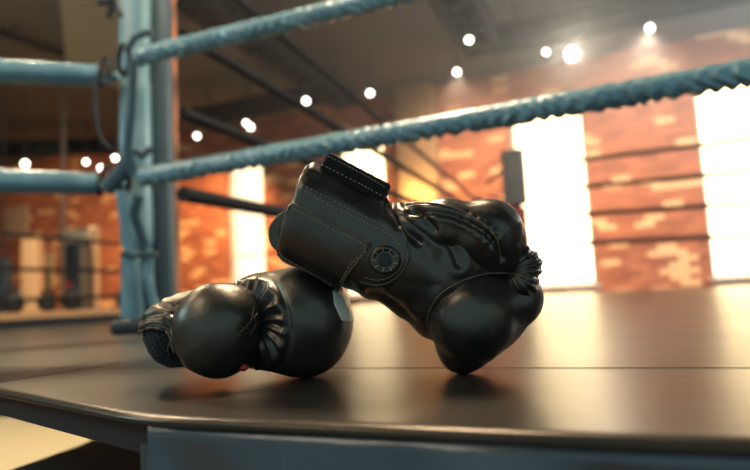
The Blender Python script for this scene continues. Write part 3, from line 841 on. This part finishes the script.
# ================================================================== GLOVES
def surface_nets(f, lo, hi, h):
    lo = np.array(lo, float); hi = np.array(hi, float)
    n = np.ceil((hi - lo) / h).astype(int) + 1
    xs = [lo[i] + h * np.arange(n[i]) for i in range(3)]
    G = np.stack(np.meshgrid(*xs, indexing='ij'), -1).reshape(-1, 3).astype(np.float32)
    val = np.concatenate([f(G[i:i + 400000]) for i in range(0, len(G), 400000)]).reshape(n)
    ins = val < 0
    c = [(i, j, k) for i in (0, 1) for j in (0, 1) for k in (0, 1)]
    sl = lambda A, o_: A[o_[0]:n[0] - 1 + o_[0], o_[1]:n[1] - 1 + o_[1], o_[2]:n[2] - 1 + o_[2]]
    cnt = sum(sl(ins, o_).astype(np.int8) for o_ in c)
    act = (cnt > 0) & (cnt < 8)
    idx = np.argwhere(act); vid = -np.ones(act.shape, int); vid[act] = np.arange(len(idx))
    acc = np.zeros((len(idx), 3)); wt = np.zeros(len(idx))
    for a in c:
        for ax in range(3):
            if a[ax]: continue
            b_ = list(a); b_[ax] = 1
            va = val[idx[:, 0] + a[0], idx[:, 1] + a[1], idx[:, 2] + a[2]]; vb = val[idx[:, 0] + b_[0], idx[:, 1] + b_[1], idx[:, 2] + b_[2]]
            m = (va < 0) != (vb < 0)
            t_ = np.where(m, va / np.where(m, va - vb, 1), 0)
            p = np.tile(np.array(a, float), (len(idx), 1)); p[:, ax] += t_
            acc[m] += p[m]; wt[m] += 1
    V = lo + (idx + acc / wt[:, None]) * h
    F = []
    for ax in range(3):
        u, v = (ax + 1) % 3, (ax + 2) % 3
        s0 = [slice(None)] * 3; s1 = [slice(None)] * 3
        s0[ax] = slice(0, n[ax] - 1); s1[ax] = slice(1, n[ax])
        A = ins[tuple(s0)]; B = ins[tuple(s1)]
        e = np.argwhere(A != B)
        e = e[(e[:, u] > 0) & (e[:, v] > 0) & (e[:, u] < n[u] - 1) & (e[:, v] < n[v] - 1)]
        flip = A[e[:, 0], e[:, 1], e[:, 2]]
        def g(du, dv):
            q = e.copy(); q[:, u] -= du; q[:, v] -= dv
            return vid[q[:, 0], q[:, 1], q[:, 2]]
        Q = np.stack([g(1, 1), g(0, 1), g(0, 0), g(1, 0)], 1)
        Q[~flip] = Q[~flip][:, ::-1]
        F.append(Q)
    F = np.concatenate(F); F = F[(F >= 0).all(1)]
    return V, F


def grad(f, V, e=0.4):
    g = np.stack([f(V + np.eye(3)[i] * e) - f(V - np.eye(3)[i] * e) for i in range(3)], 1)
    return g / (np.linalg.norm(g, axis=1)[:, None] + 1e-9)


def smin(a, b_, k):
    h = np.clip(0.5 + 0.5 * (b_ - a) / k, 0, 1)
    return b_ * (1 - h) + a * h - k * h * (1 - h)


def rc(p, a, b_, r1, r2, kd=1.0):
    a = np.array(a, float); b_ = np.array(b_, float)
    q = p - a; q = q * np.array([1, 1, 1 / kd]); d = (b_ - a) * np.array([1, 1, 1 / kd])
    t_ = np.clip((q @ d) / (d @ d), 0, 1)
    return np.linalg.norm(q - t_[:, None] * d, axis=1) - (r1 + (r2 - r1) * t_)


def ell(p, c, r, rot=0.0):
    q = p - np.array(c, float)
    if rot:
        cs, sn = math.cos(rot), math.sin(rot)
        q = np.stack([q[:, 0] * cs + q[:, 1] * sn, -q[:, 0] * sn + q[:, 1] * cs, q[:, 2]], 1)
    r = np.array(r, float)
    k0 = np.linalg.norm(q / r, axis=1); k1 = np.linalg.norm(q / (r * r), axis=1)
    return k0 * (k0 - 1) / (k1 + 1e-9)


def poly2(p, poly):
    P = np.array(poly, float); x = p[:, :2]
    d = np.full(len(x), 1e9); s = np.zeros(len(x), bool)
    for i in range(len(P)):
        a = P[i]; b_ = P[i - 1]; e = b_ - a; w = x - a
        t_ = np.clip((w @ e) / (e @ e), 0, 1); bq = w - t_[:, None] * e
        d = np.minimum(d, (bq ** 2).sum(1))
        c = ((a[1] > x[:, 1]) != (b_[1] > x[:, 1])) & (x[:, 0] < (b_[0] - a[0]) * (x[:, 1] - a[1]) / (b_[1] - a[1] + 1e-12) + a[0])
        s ^= c
    return np.where(s, -1, 1) * np.sqrt(d)


def pline(p, pts_):
    """distance in the front view to a polyline, and arc-length parameter"""
    P = np.array(pts_, float); x = p[:, :2]; d = np.full(len(x), 1e9)
    for i in range(len(P) - 1):
        a = P[i]; e = P[i + 1] - a; w = x - a; t_ = np.clip((w @ e) / (e @ e), 0, 1)
        d = np.minimum(d, np.linalg.norm(w - t_[:, None] * e, axis=1))
    return d


def spline(pts_, n=8):
    P = [np.array(p, float) for p in pts_]; out = []
    for i in range(len(P) - 1):
        a, b_, c, d = P[max(i - 1, 0)], P[i], P[i + 1], P[min(i + 2, len(P) - 1)]
        for k in range(n):
            s = k / n
            out.append(0.5 * (2 * b_ + (c - a) * s + (2 * a - 5 * b_ + 4 * c - d) * s * s + (3 * b_ - a - 3 * c + d) * s ** 3))
    out.append(P[-1]); return out


def crease(p, pts_, w, a, bulge=0.35):
    d = pline(p, spline(pts_, 6))
    return -a * np.exp(-(d / w) ** 2) + a * bulge * np.exp(-((d - 2.2 * w) / (1.2 * w)) ** 2)


def lump(p, s, amp, ph=0.0):
    x, y, z = p[:, 0] / s, p[:, 1] / s, p[:, 2] / s
    return amp * (np.sin(x * 2.1 + 1.3 * np.sin(y * 1.7 + ph)) * np.sin(y * 2.3 + 1.1 * np.sin(z * 1.9 + x)) * np.sin(z * 1.8 + ph + x * .6))


class Glove:
    def __init__(self, name, label, zr, foot):
        self.zr = zr; self.s = zr / FPX
        self.org = self.w((foot[0], foot[1], 0)); self.org.z = 0
        self.root = empty(name, self.org); tag(self.root, label, 'boxing glove', 'black leather boxing gloves')
        self.bv = []; self.vmin = 9; self.tree_v = []; self.tree_f = []

    def w(self, p):
        return CAM + Fw * (self.zr + p[2] * self.s) + Rt * ((p[0] - 375) * self.s) - Up * ((p[1] - 235) * self.s)

    def W(self, V):
        A = np.array([Rt, -Up, Fw]) * self.s
        o_ = np.array(CAM) + np.array(Fw) * self.zr - np.array(Rt) * 375 * self.s + np.array(Up) * 235 * self.s
        return V @ A + o_

    def part(self, name, f, lo, hi, h, m, disp=None, parent=None, iters=2, solid=True):
        V, F = surface_nets(f, lo, hi, h)
        # relax a little then pull back on to the surface
        for _ in range(iters):
            acc = np.zeros_like(V); c_ = np.zeros(len(V))
            for a in range(4):
                b_ = (a + 1) % 4
                np.add.at(acc, F[:, a], V[F[:, b_]]); np.add.at(c_, F[:, a], 1)
                np.add.at(acc, F[:, b_], V[F[:, a]]); np.add.at(c_, F[:, b_], 1)
            V = V * 0.4 + 0.6 * acc / c_[:, None]
            g = grad(f, V); V = V - g * np.clip(f(V), -h, h)[:, None] * 0.8
        if disp is not None:
            V = V + grad(f, V) * disp(V)[:, None]
        if solid:
            off = len(np.concatenate(self.tree_v)) if self.tree_v else 0
            self.tree_v.append(V); self.tree_f.append(F + off); self.bvh = None
        P = self.W(V)
        self.vmin = min(self.vmin, P[:, 2].min())
        me = bpy.data.meshes.new(name)
        me.vertices.add(len(P)); me.vertices.foreach_set('co', (P - np.array(self.org)).ravel())
        F = F[:, ::-1]  # y runs down in the tracing frame
        me.loops.add(len(F) * 4); me.loops.foreach_set('vertex_index', F.ravel())
        me.polygons.add(len(F)); me.polygons.foreach_set('loop_start', np.arange(len(F)) * 4); me.polygons.foreach_set('loop_total', np.full(len(F), 4))
        me.polygons.foreach_set('use_smooth', np.ones(len(F), bool)); me.update(calc_edges=True); me.validate()
        o = bpy.data.objects.new(name, me); C.objects.link(o); me.materials.append(m); o.parent = parent or self.root
        return o

    def surf(self, x, y, off=0.0, back=-300):
        if self.bvh is None:
            V = np.concatenate(self.tree_v); F = np.concatenate(self.tree_f)
            self.bvh = BVHTree.FromPolygons([tuple(v) for v in V], [tuple(q) for q in F])
        h = self.bvh.ray_cast(Vector((x, y, back)), Vector((0, 0, 1)))
        if h[0] is None: return None
        n_ = h[1]
        if n_.z > 0: n_ = -n_
        return h[0] + n_ * off

    def line(self, name, pts_, r, m, off=0.3, parent=None, n=10):
        Q = [self.surf(q[0], q[1], off) for q in spline(pts_, n)]
        Q = [q for q in Q if q is not None]
        # drop jumps over silhouettes
        segs = [[Q[0]]]
        for a, b_ in zip(Q[:-1], Q[1:]):
            if (a - b_).length > 14: segs.append([])
            segs[-1].append(b_)
        bm = bmesh.new()
        for sg in segs:
            if len(sg) > 2: add_tube(bm, [self.w(q) - self.org for q in sg], r * self.s, 8)
        return bm_obj(name, bm, m, parent or self.root, ang=80)

    def stitches(self, name, lines, m=None, pitch=3.4, ln=2.1, r=0.42, off=0.35, parent=None):
        bm = bmesh.new()
        for pts_ in lines:
            S = spline(pts_, 24); acc = 0; last = np.array(S[0])
            pos = [S[0]]
            for q in S[1:]:
                acc += np.linalg.norm(q - last); last = q
                if acc >= pitch: pos.append(q); acc = 0
            for a, b_ in zip(pos[:-1], pos[1:]):
                e = (b_ - a); e = e / (np.linalg.norm(e) + 1e-9)
                A = self.surf(*a, off); B = self.surf(*(a + e * ln), off)
                if A is None or B is None or (A - B).length > ln * 2.5: continue
                add_tube(bm, [self.w(A) - self.org, self.w((A + B) / 2 + Vector((0, 0, -0.25))) - self.org, self.w(B) - self.org], r * self.s, 6)
        return bm_obj(name, bm, m or M_thread, parent or self.root)

    def settle(self):
        self.root.location.z -= self.vmin


H = 1.15
# ------------------------------------------------------------------ upright glove
G2 = Glove('boxing_glove', 'black leather boxing glove standing on its fingers, cuff propped on the other', 0.665, (462, 371))
dC = np.array([0.885, 0.465, 0.0]); nC = np.array([0.465, -0.885, 0.0]); cC = np.array([303.0, 212.5, 0.0])


def cuff_f(p, grow=0.0, r1=44.5, r2=42.0):
    q = p - cC; w_ = q @ dC; n_ = q @ nC; d_ = q[:, 2]
    fl = 1 + 0.05 * np.clip((-w_ + 20) / 60, -1, 1)
    e = (np.abs(n_ / (r1 * fl)) ** 2.5 + np.abs(d_ / r2) ** 2.5) ** (1 / 2.5)
    s = (e - 1) * 45 - grow
    a = np.maximum(-(w_ + 5 + 0.17 * n_), w_ - 100) - grow
    k = 5.0
    u = np.maximum(s + k, 0); v = np.maximum(a + k, 0)
    return np.minimum(np.maximum(s + k, a + k), 0) + np.hypot(u, v) - k


def g2_hand(p):
    c = cuff_f(p)
    q = p - cC; w_ = q @ dC; n_ = q @ nC
    inner = np.maximum(((np.abs(n_ / 39) ** 2.5 + np.abs(p[:, 2] / 38) ** 2.5) ** 0.4 - 1) * 38, w_ - 26)
    c = np.maximum(c, -inner)
    h = rc(p, (375, 247, 0), (440, 268, 2), 47, 58, 0.86)
    h = smin(h, rc(p, (430, 245, 8), (480, 262, 10), 42, 34), 14)
    h = smin(h, rc(p, (420, 285, 4), (440, 312, 2), 34, 30), 16)
    return smin(c, h, 13)


def g2_hand_d(p):
    fr = np.clip(-p[:, 2] / 12, 0, 1)
    d = lump(p, 17, 1.1)
    # folds where cuff meets hand
    d += fr * (crease(p, [(392, 202), (396, 222), (414, 240)], 3.5, 3.2) + crease(p, [(405, 206), (416, 222), (436, 238)], 3.5, 3.4)
               + crease(p, [(385, 203), (380, 214), (390, 228)], 3.0, 2.4) + crease(p, [(432, 232), (446, 246), (452, 262)], 4, 3)
               + crease(p, [(412, 236), (428, 258), (432, 280)], 6, 2.2) + crease(p, [(372, 290), (392, 300), (410, 318)], 4, 2.2)
               + crease(p, [(338, 262), (352, 285), (356, 300)], 4, 2.0) + crease(p, [(440, 222), (462, 236), (478, 256)], 5, 3.0))
    return d


o_hand = G2.part('hand_shell', g2_hand, (275, 140, -75), (530, 385, 75), H, M_leather, g2_hand_d)


def g2_thumb(p):
    a = rc(p, (402, 222, -16), (440, 226, -22), 15, 23)
    b_ = rc(p, (440, 226, -22), (484, 236, -20), 24, 34)
    c = rc(p, (484, 236, -20), (494, 250, -18), 33, 27)
    return smin(smin(a, b_, 12), c, 10)


def g2_thumb_d(p):
    d = lump(p, 14, 0.8, 1.0)
    fr = np.clip((-p[:, 2] - 14) / 10, 0, 1)
    # short gathers across the inner seam
    for k, (x, y) in enumerate(((455, 222), (463, 226), (470, 231), (476, 237), (481, 243))):
        d += fr * crease(p, [(x - 2, y + 2), (x + 5, y - 7)], 2.0, 0.9, 0.2)
    d += fr * crease(p, [(408, 214), (430, 214), (456, 221), (478, 236), (492, 256)], 2.6, 3.0, 0.4)
    d += fr * crease(p, [(404, 208), (418, 216), (430, 230)], 3, 2.0)
    return d


o_thumb = G2.part('thumb', g2_thumb, (380, 190, -75), (530, 290, 30), H, M_leather, g2_thumb_d)


def g2_fing(p):
    a = (469, 314, -20); b_ = (510, 297, -14); c = (461, 347, -8)
    f = smin(rc(p, a, b_, 43.5, 27, 0.95), rc(p, a, c, 43.5, 24, 0.95), 8)
    f = smin(f, rc(p, b_, c, 26, 20), 10)
    return smin(f, rc(p, (490, 318, -6), (470, 330, 4), 30, 34), 12)


def g2_fing_d(p):
    return lump(p, 26, 0.9, 2.0) + np.clip(-p[:, 2] / 12, 0, 1) * crease(p, [(432, 330), (430, 305), (444, 288), (470, 278)], 4, 0.8, 0.4)


o_fing = G2.part('finger_pad', g2_fing, (415, 255, -75), (550, 385, 60), H, M_leather, g2_fing_d)


def g2_gus(p):
    return smin(rc(p, (510, 250, -20), (519, 264, -22), 11, 15, 1.4), rc(p, (519, 264, -22), (514, 280, -24), 15, 17, 1.4), 5)


def g2_gus_d(p):
    ang = np.arctan2(p[:, 1] - 268, p[:, 0] - 500)
    return 0.95 * np.sin(ang * 22) * np.clip((p[:, 0] - 512) / 8, 0.3, 1)


G2.part('pleated_gusset', g2_gus, (495, 235, -50), (550, 305, 25), 0.8, M_leather, g2_gus_d)

# cuff wrap (upper tab with round end), strap over it
tab = [(318, 160), (352, 178), (386, 197), (396, 222), (405, 240), (407, 256), (402, 270), (391, 280), (376, 284), (360, 281), (349, 272), (345, 250), (297, 216), (287, 200), (300, 176)]


def shell_part(poly_, g0, th, back=20.0, rnd=1.2, base=None):
    bf = base or g2_hand
    def f(p):
        s = np.abs(bf(p) - g0) - th + rnd
        q = poly2(p, poly_) + rnd
        z = p[:, 2] - back + rnd
        m = np.maximum(np.maximum(s, q), z)
        u = np.sqrt(np.maximum(s, 0) ** 2 + np.maximum(q, 0) ** 2 + np.maximum(z, 0) ** 2)
        return np.where(m < 0, m, u) - rnd
    return f


tabf = shell_part([tuple(q) for q in tab], 1.2, 3.0, 10)
o_tab = G2.part('cuff_tab', tabf, (275, 145, -75), (420, 300, 25), 0.9, M_leather,
                lambda p: lump(p, 16, 0.7, .5) + np.clip(-p[:, 2] / 12, 0, 1) * (crease(p, [(312, 178), (350, 196), (388, 214)], 5, 1.4, .3) + crease(p, [(384, 200), (386, 212), (396, 226)], 3, 1.6)))
strap = [(299, 205), (336, 224), (372, 243), (362, 258), (348, 276), (340, 292), (318, 276), (298, 268), (284, 264), (280, 255), (287, 230), (294, 208)]
strf = shell_part(strap, 5.2, 3.0, 26, 1.6)
o_strap = G2.part('wrist_strap', strf, (265, 190, -80), (385, 300, 40), 0.9, M_leather, lambda p: lump(p, 24, 0.6, 2.2))


# strap end curling out behind the cuff
def curl(p):
    d = pline(p, spline([(288, 248), (280, 243), (277.5, 231), (284, 221), (292, 216)], 6)) - 6.0
    z = np.abs(p[:, 2] - 4) - 24
    return np.maximum(d, z) * 0.5 + 0.5 * (np.hypot(np.maximum(d + 2, 0), np.maximum(z + 2, 0)) - 2)


G2.part('strap_end', curl, (262, 205, -30), (300, 258, 36), 0.9, M_leather2)


# hook tape block on the top of the cuff
def hook(p):
    q = p - np.array([356, 180, 4.0]); w_ = q @ dC; n_ = q @ nC
    b_ = np.stack([np.abs(w_) - 31, np.abs(n_) - 6.5, np.abs(q[:, 2]) - 27], 1)
    return np.linalg.norm(np.maximum(b_, 0), axis=1) + np.minimum(b_.max(1), 0) - 3.5


o_hook = G2.part('hook_tape', hook, (315, 145, -40), (400, 205, 44), 0.9, M_velcro, lambda p: 0.35 * np.sin(p[:, 0] * 1.7) * np.sin(p[:, 1] * 1.9) + .3 * np.sin(p[:, 2] * .9))
# rim piping round the opening
bm = bmesh.new()
pp = []
for a in np.linspace(0, 2 * math.pi, 72, endpoint=False):
    ca, sa_ = math.cos(a), math.sin(a)
    q = cC + dC * (-4.5 - 0.17 * 44 * ca) + nC * (43.5 * 1.04 * math.copysign(abs(ca) ** 0.8, ca)) + np.array([0, 0, 41 * math.copysign(abs(sa_) ** 0.8, sa_)])
    pp.append(G2.w(q) - G2.org)
add_tube(bm, pp, 3.0 * G2.s, 10, closed=True)
bm_obj('rim_piping', bm, M_leather2, G2.root, ang=80)
G2.line('tab_edge_highlight', [(292, 193), (300, 205), (330, 222), (372, 244)], 0.8, M_piping, 0.2)  # brown line painting the rim highlight along the tab
G2.stitches('stitching', [[(299, 189), (330, 206), (364, 223), (388, 235), (400, 250), (399, 264), (389, 274), (375, 277), (362, 273)],
                          [(301, 185), (331, 201), (365, 218), (390, 231)],
                          [(324, 168), (352, 182), (384, 199)],
                          [(300, 211), (334, 229), (366, 246), (353, 262), (341, 282)],
                          [(289, 233), (285, 252), (298, 262), (334, 284)]])
G2.stitches('stitching', [[(330, 160), (350, 170), (372, 182), (385, 190)]], pitch=3.0)
# seam cords on hand
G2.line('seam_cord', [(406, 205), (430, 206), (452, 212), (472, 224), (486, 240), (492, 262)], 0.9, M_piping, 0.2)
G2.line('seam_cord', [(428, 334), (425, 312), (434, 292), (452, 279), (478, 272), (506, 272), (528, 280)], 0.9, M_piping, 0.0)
# snap: stitched ring, sunken centre
c = G2.surf(384, 258, 0)
sn = bmesh.new()
cc = Vector(c)
nrm = Vector((0.0, 0.0, -1.0))
def disk_pts(r, z): return [G2.w((cc.x + r * math.cos(a), cc.y + r * 0.92 * math.sin(a), cc.z + z)) - G2.org for a in np.linspace(0, 2 * math.pi, 40, endpoint=False)]
rr = [(15, 2.0), (14.5, -1.0), (12.5, -2.4), (10.5, -2.6), (9.5, -1.2), (7.5, -0.6), (5.5, -1.8), (3, -2.4)]
prevr = None
for r_i, z_i in rr:
    ring = [sn.verts.new(q) for q in disk_pts(r_i, z_i)]
    if prevr:
        for k in range(40): sn.faces.new((prevr[k], prevr[(k + 1) % 40], ring[(k + 1) % 40], ring[k]))
    prevr = ring
sn.faces.new(prevr)
o_snap = bm_obj('snap_button', sn, M_leather2, G2.root, ang=80)
sn = bmesh.new()
for k in range(9):
    a = 2 * math.pi * k / 9 + 0.3
    q1_ = (cc.x + 8.2 * math.cos(a), cc.y + 7.6 * math.sin(a), cc.z - 1.6); q2_ = (cc.x + 12.2 * math.cos(a + .06), cc.y + 11.3 * math.sin(a + .06), cc.z - 2.9)
    add_tube(sn, [G2.w(q1_) - G2.org, G2.w(q2_) - G2.org], 0.5 * G2.s, 6)
bm_obj('button_stitching', sn, M_thread, o_snap)
sn = bmesh.new(); add_cyl(sn, G2.w((cc.x, cc.y, cc.z - 1.0)) - G2.org, G2.w((cc.x, cc.y, cc.z - 2.7)) - G2.org, 6.2 * G2.s, 5.6 * G2.s, 28)
bm_obj('button_stud', sn, M_black, o_snap)
G2.line('strap_edge_highlight', [(299, 206.5), (336, 225), (370.5, 243), (361, 257), (348, 274), (341, 288)], 0.75, M_piping, 0.1)  # brown lines paint the warm rim highlight round the strap
G2.line('strap_edge_highlight', [(297, 208), (290, 222), (284, 240), (282, 255)], 0.8, M_piping, 0.1)
G2.line('tab_edge_highlight', [(388, 212), (397, 226), (404.5, 241), (405.5, 256), (400.5, 269), (390, 278), (376, 282), (361, 279)], 0.7, M_piping, 0.1)  # highlight on the round tab end, drawn as a brown line
G2.settle()

# ------------------------------------------------------------------ lying glove
G1 = Glove('boxing_glove', 'black leather boxing glove lying on its side at left, showing pleats and a red dot', 0.690, (270, 376))


LIFT = Vector((0, 0, 1)) * 0.0


def g2_solid_at(p):
    """the upright glove's cuff, met by the soft pad it leans on"""
    P = G1.W(p) + np.array([0, 0, -g1_drop[0]]) - np.array([0, 0, -G2.vmin])
    A = np.array([Rt, -Up, Fw]); o_ = np.array(CAM) + np.array(Fw) * G2.zr - np.array(Rt) * 375 * G2.s + np.array(Up) * 235 * G2.s
    q = (P - o_) @ A.T / G2.s
    return np.minimum(g2_hand(q) - 1.5, strf(q) - 0.5)


g1_drop = [0.0]


def g1_main(p):
    f = g1_main0(p)
    near = f < 25
    if near.any():
        g_ = g2_solid_at(p[near])
        f[near] = np.maximum(f[near], 1.2 - g_)
    return f


def g1_main0(p):
    f = ell(p, (301, 321, 6), (52, 56, 50))
    f = smin(f, ell(p, (262, 322, 18), (48, 50, 42)), 16)
    return smin(f, rc(p, (210, 328, 26), (260, 322, 26), 34, 40), 14)


PC = np.array([252.0, 322.0])


def g1_main_d(p):
    fr = np.clip((-p[:, 2] + 10) / 14, 0, 1)
    q = p[:, :2] - PC; q = q * np.array([1.0, 0.86]); r = np.hypot(q[:, 0], q[:, 1]); a = np.arctan2(q[:, 1], q[:, 0])
    win = np.clip((r - 6) / 8, 0, 1) * np.clip((43 - r) / 7, 0, 1) * np.clip((a + 2.3) / .3, 0, 1) * np.clip((1.7 - a) / .3, 0, 1)
    ple = 1 - np.abs(np.sin(a * 9.5 + 0.9 * np.sin(r / 9) + 0.5 * np.sin(a * 4))) 
    d = fr * win * (ple ** 0.7 * 4.0 - 2.6)
    d -= fr * 9.0 * np.exp(-(r / 17) ** 2)
    d += fr * (-2.2 * np.exp(-((r - 44) / 2.6) ** 2)) * (np.abs(a) < 2.2)
    d += fr * 2.2 * np.exp(-((r - 38) / 4.5) ** 2) * (np.abs(a) < 2.0)
    return d + lump(p, 24, 0.9)


G1.part('fist_pad', g1_main, (165, 255, -65), (362, 385, 78), 1.0, M_leather2, g1_main_d)


def g1_thumb(p):
    f = ell(p, (223, 326, -20), (43, 46, 40))
    return smin(f, ell(p, (238, 318, -16), (28, 32, 34)), 12)


G1.part('thumb', g1_thumb, (172, 276, -72), (276, 380, 30), 1.0, M_leather2,
        lambda p: lump(p, 20, 1.0, 1.4) - np.clip((-p[:, 2] - 6) / 12, 0, 1) * 4 * np.exp(-(((p[:, 0] - 262) / 7) ** 2 + ((p[:, 1] - 322) / 11) ** 2)))


def g1_cuff(p):
    return smin(rc(p, (206, 327, 24), (177, 334, 4), 36, 32.5), rc(p, (182, 318, 12), (163, 326, 2), 18, 15), 10)


G1.part('cuff', g1_cuff, (112, 275, -60), (250, 385, 75), 1.0, M_velcro, lambda p: 0.5 * np.sin(p[:, 0] * .9 + p[:, 1] * .3) * np.sin(p[:, 1] * .8 + p[:, 2] * .5) + lump(p, 9, .8))
capf = shell_part([(130, 336), (143, 330), (152, 324), (164, 321.5), (176, 324), (183, 331), (187, 344), (192, 356), (215, 330), (215, 280), (150, 280), (126, 310)], 1.5, 3.0, 40, 1.5, base=g1_cuff)
G1.part('cuff_cap', capf, (115, 270, -60), (220, 365, 50), 0.9, M_leather2,
        lambda p: lump(p, 9, 0.9, 3) + crease(p, [(146, 318), (160, 311), (180, 309), (196, 312)], 2.6, 2.2) + crease(p, [(160, 303), (176, 304), (190, 300)], 2.2, 1.8)
        + crease(p, [(176, 316), (184, 322), (190, 334)], 2.4, 1.8))
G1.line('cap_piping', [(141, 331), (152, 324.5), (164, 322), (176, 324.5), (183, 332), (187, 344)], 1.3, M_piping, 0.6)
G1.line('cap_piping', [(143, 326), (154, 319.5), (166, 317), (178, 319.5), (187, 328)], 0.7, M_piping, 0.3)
G1.line('pull_loop', [(186, 334), (181, 336), (178, 342), (179, 350)], 1.4, M_leather2, 1.0)
# lace ends in the pleats
bm = bmesh.new()
for pts_ in ([(260, 303), (259, 312), (251, 322)], [(257, 306), (262, 316), (258, 327)], [(252, 318), (258, 323), (246, 327)], [(263, 308), (256, 318), (249, 325)]):
    Q = [G1.surf(q[0], q[1], 1.2) for q in spline(pts_, 6)]; Q = [q for q in Q if q]
    Q[0] = Q[0]; add_tube(bm, [G1.w(q) - G1.org for q in Q], 0.55 * G1.s, 6)
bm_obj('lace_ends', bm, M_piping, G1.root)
# red dot tab
s_ = G1.surf(250, 358, 1.2)
if s_ is None: s_ = Vector((243, 370, -28))
bm = bmesh.new(); bmesh.ops.create_uvsphere(bm, u_segments=16, v_segments=10, radius=1)
for v in bm.verts:
    q = Vector((s_.x + v.co.x * 4.5, s_.y + v.co.y * 3.6, s_.z + v.co.z * 2.4)); v.co = G1.w(q) - G1.org
o = bm_obj('red_tab', bm, M_red, G1.root); o['label'] = 'small red fabric dot at the bottom of the pleats'
# right edge piece, cream painted in for the window backlight
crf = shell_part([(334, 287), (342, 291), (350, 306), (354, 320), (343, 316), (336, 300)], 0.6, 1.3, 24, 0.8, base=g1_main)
o = G1.part('backlit_patch', crf, (325, 278, -45), (365, 330, 40), 0.8, M_cream, solid=False, iters=1); o['label'] = 'right edge patch painted cream for the window backlight'
G1.settle()
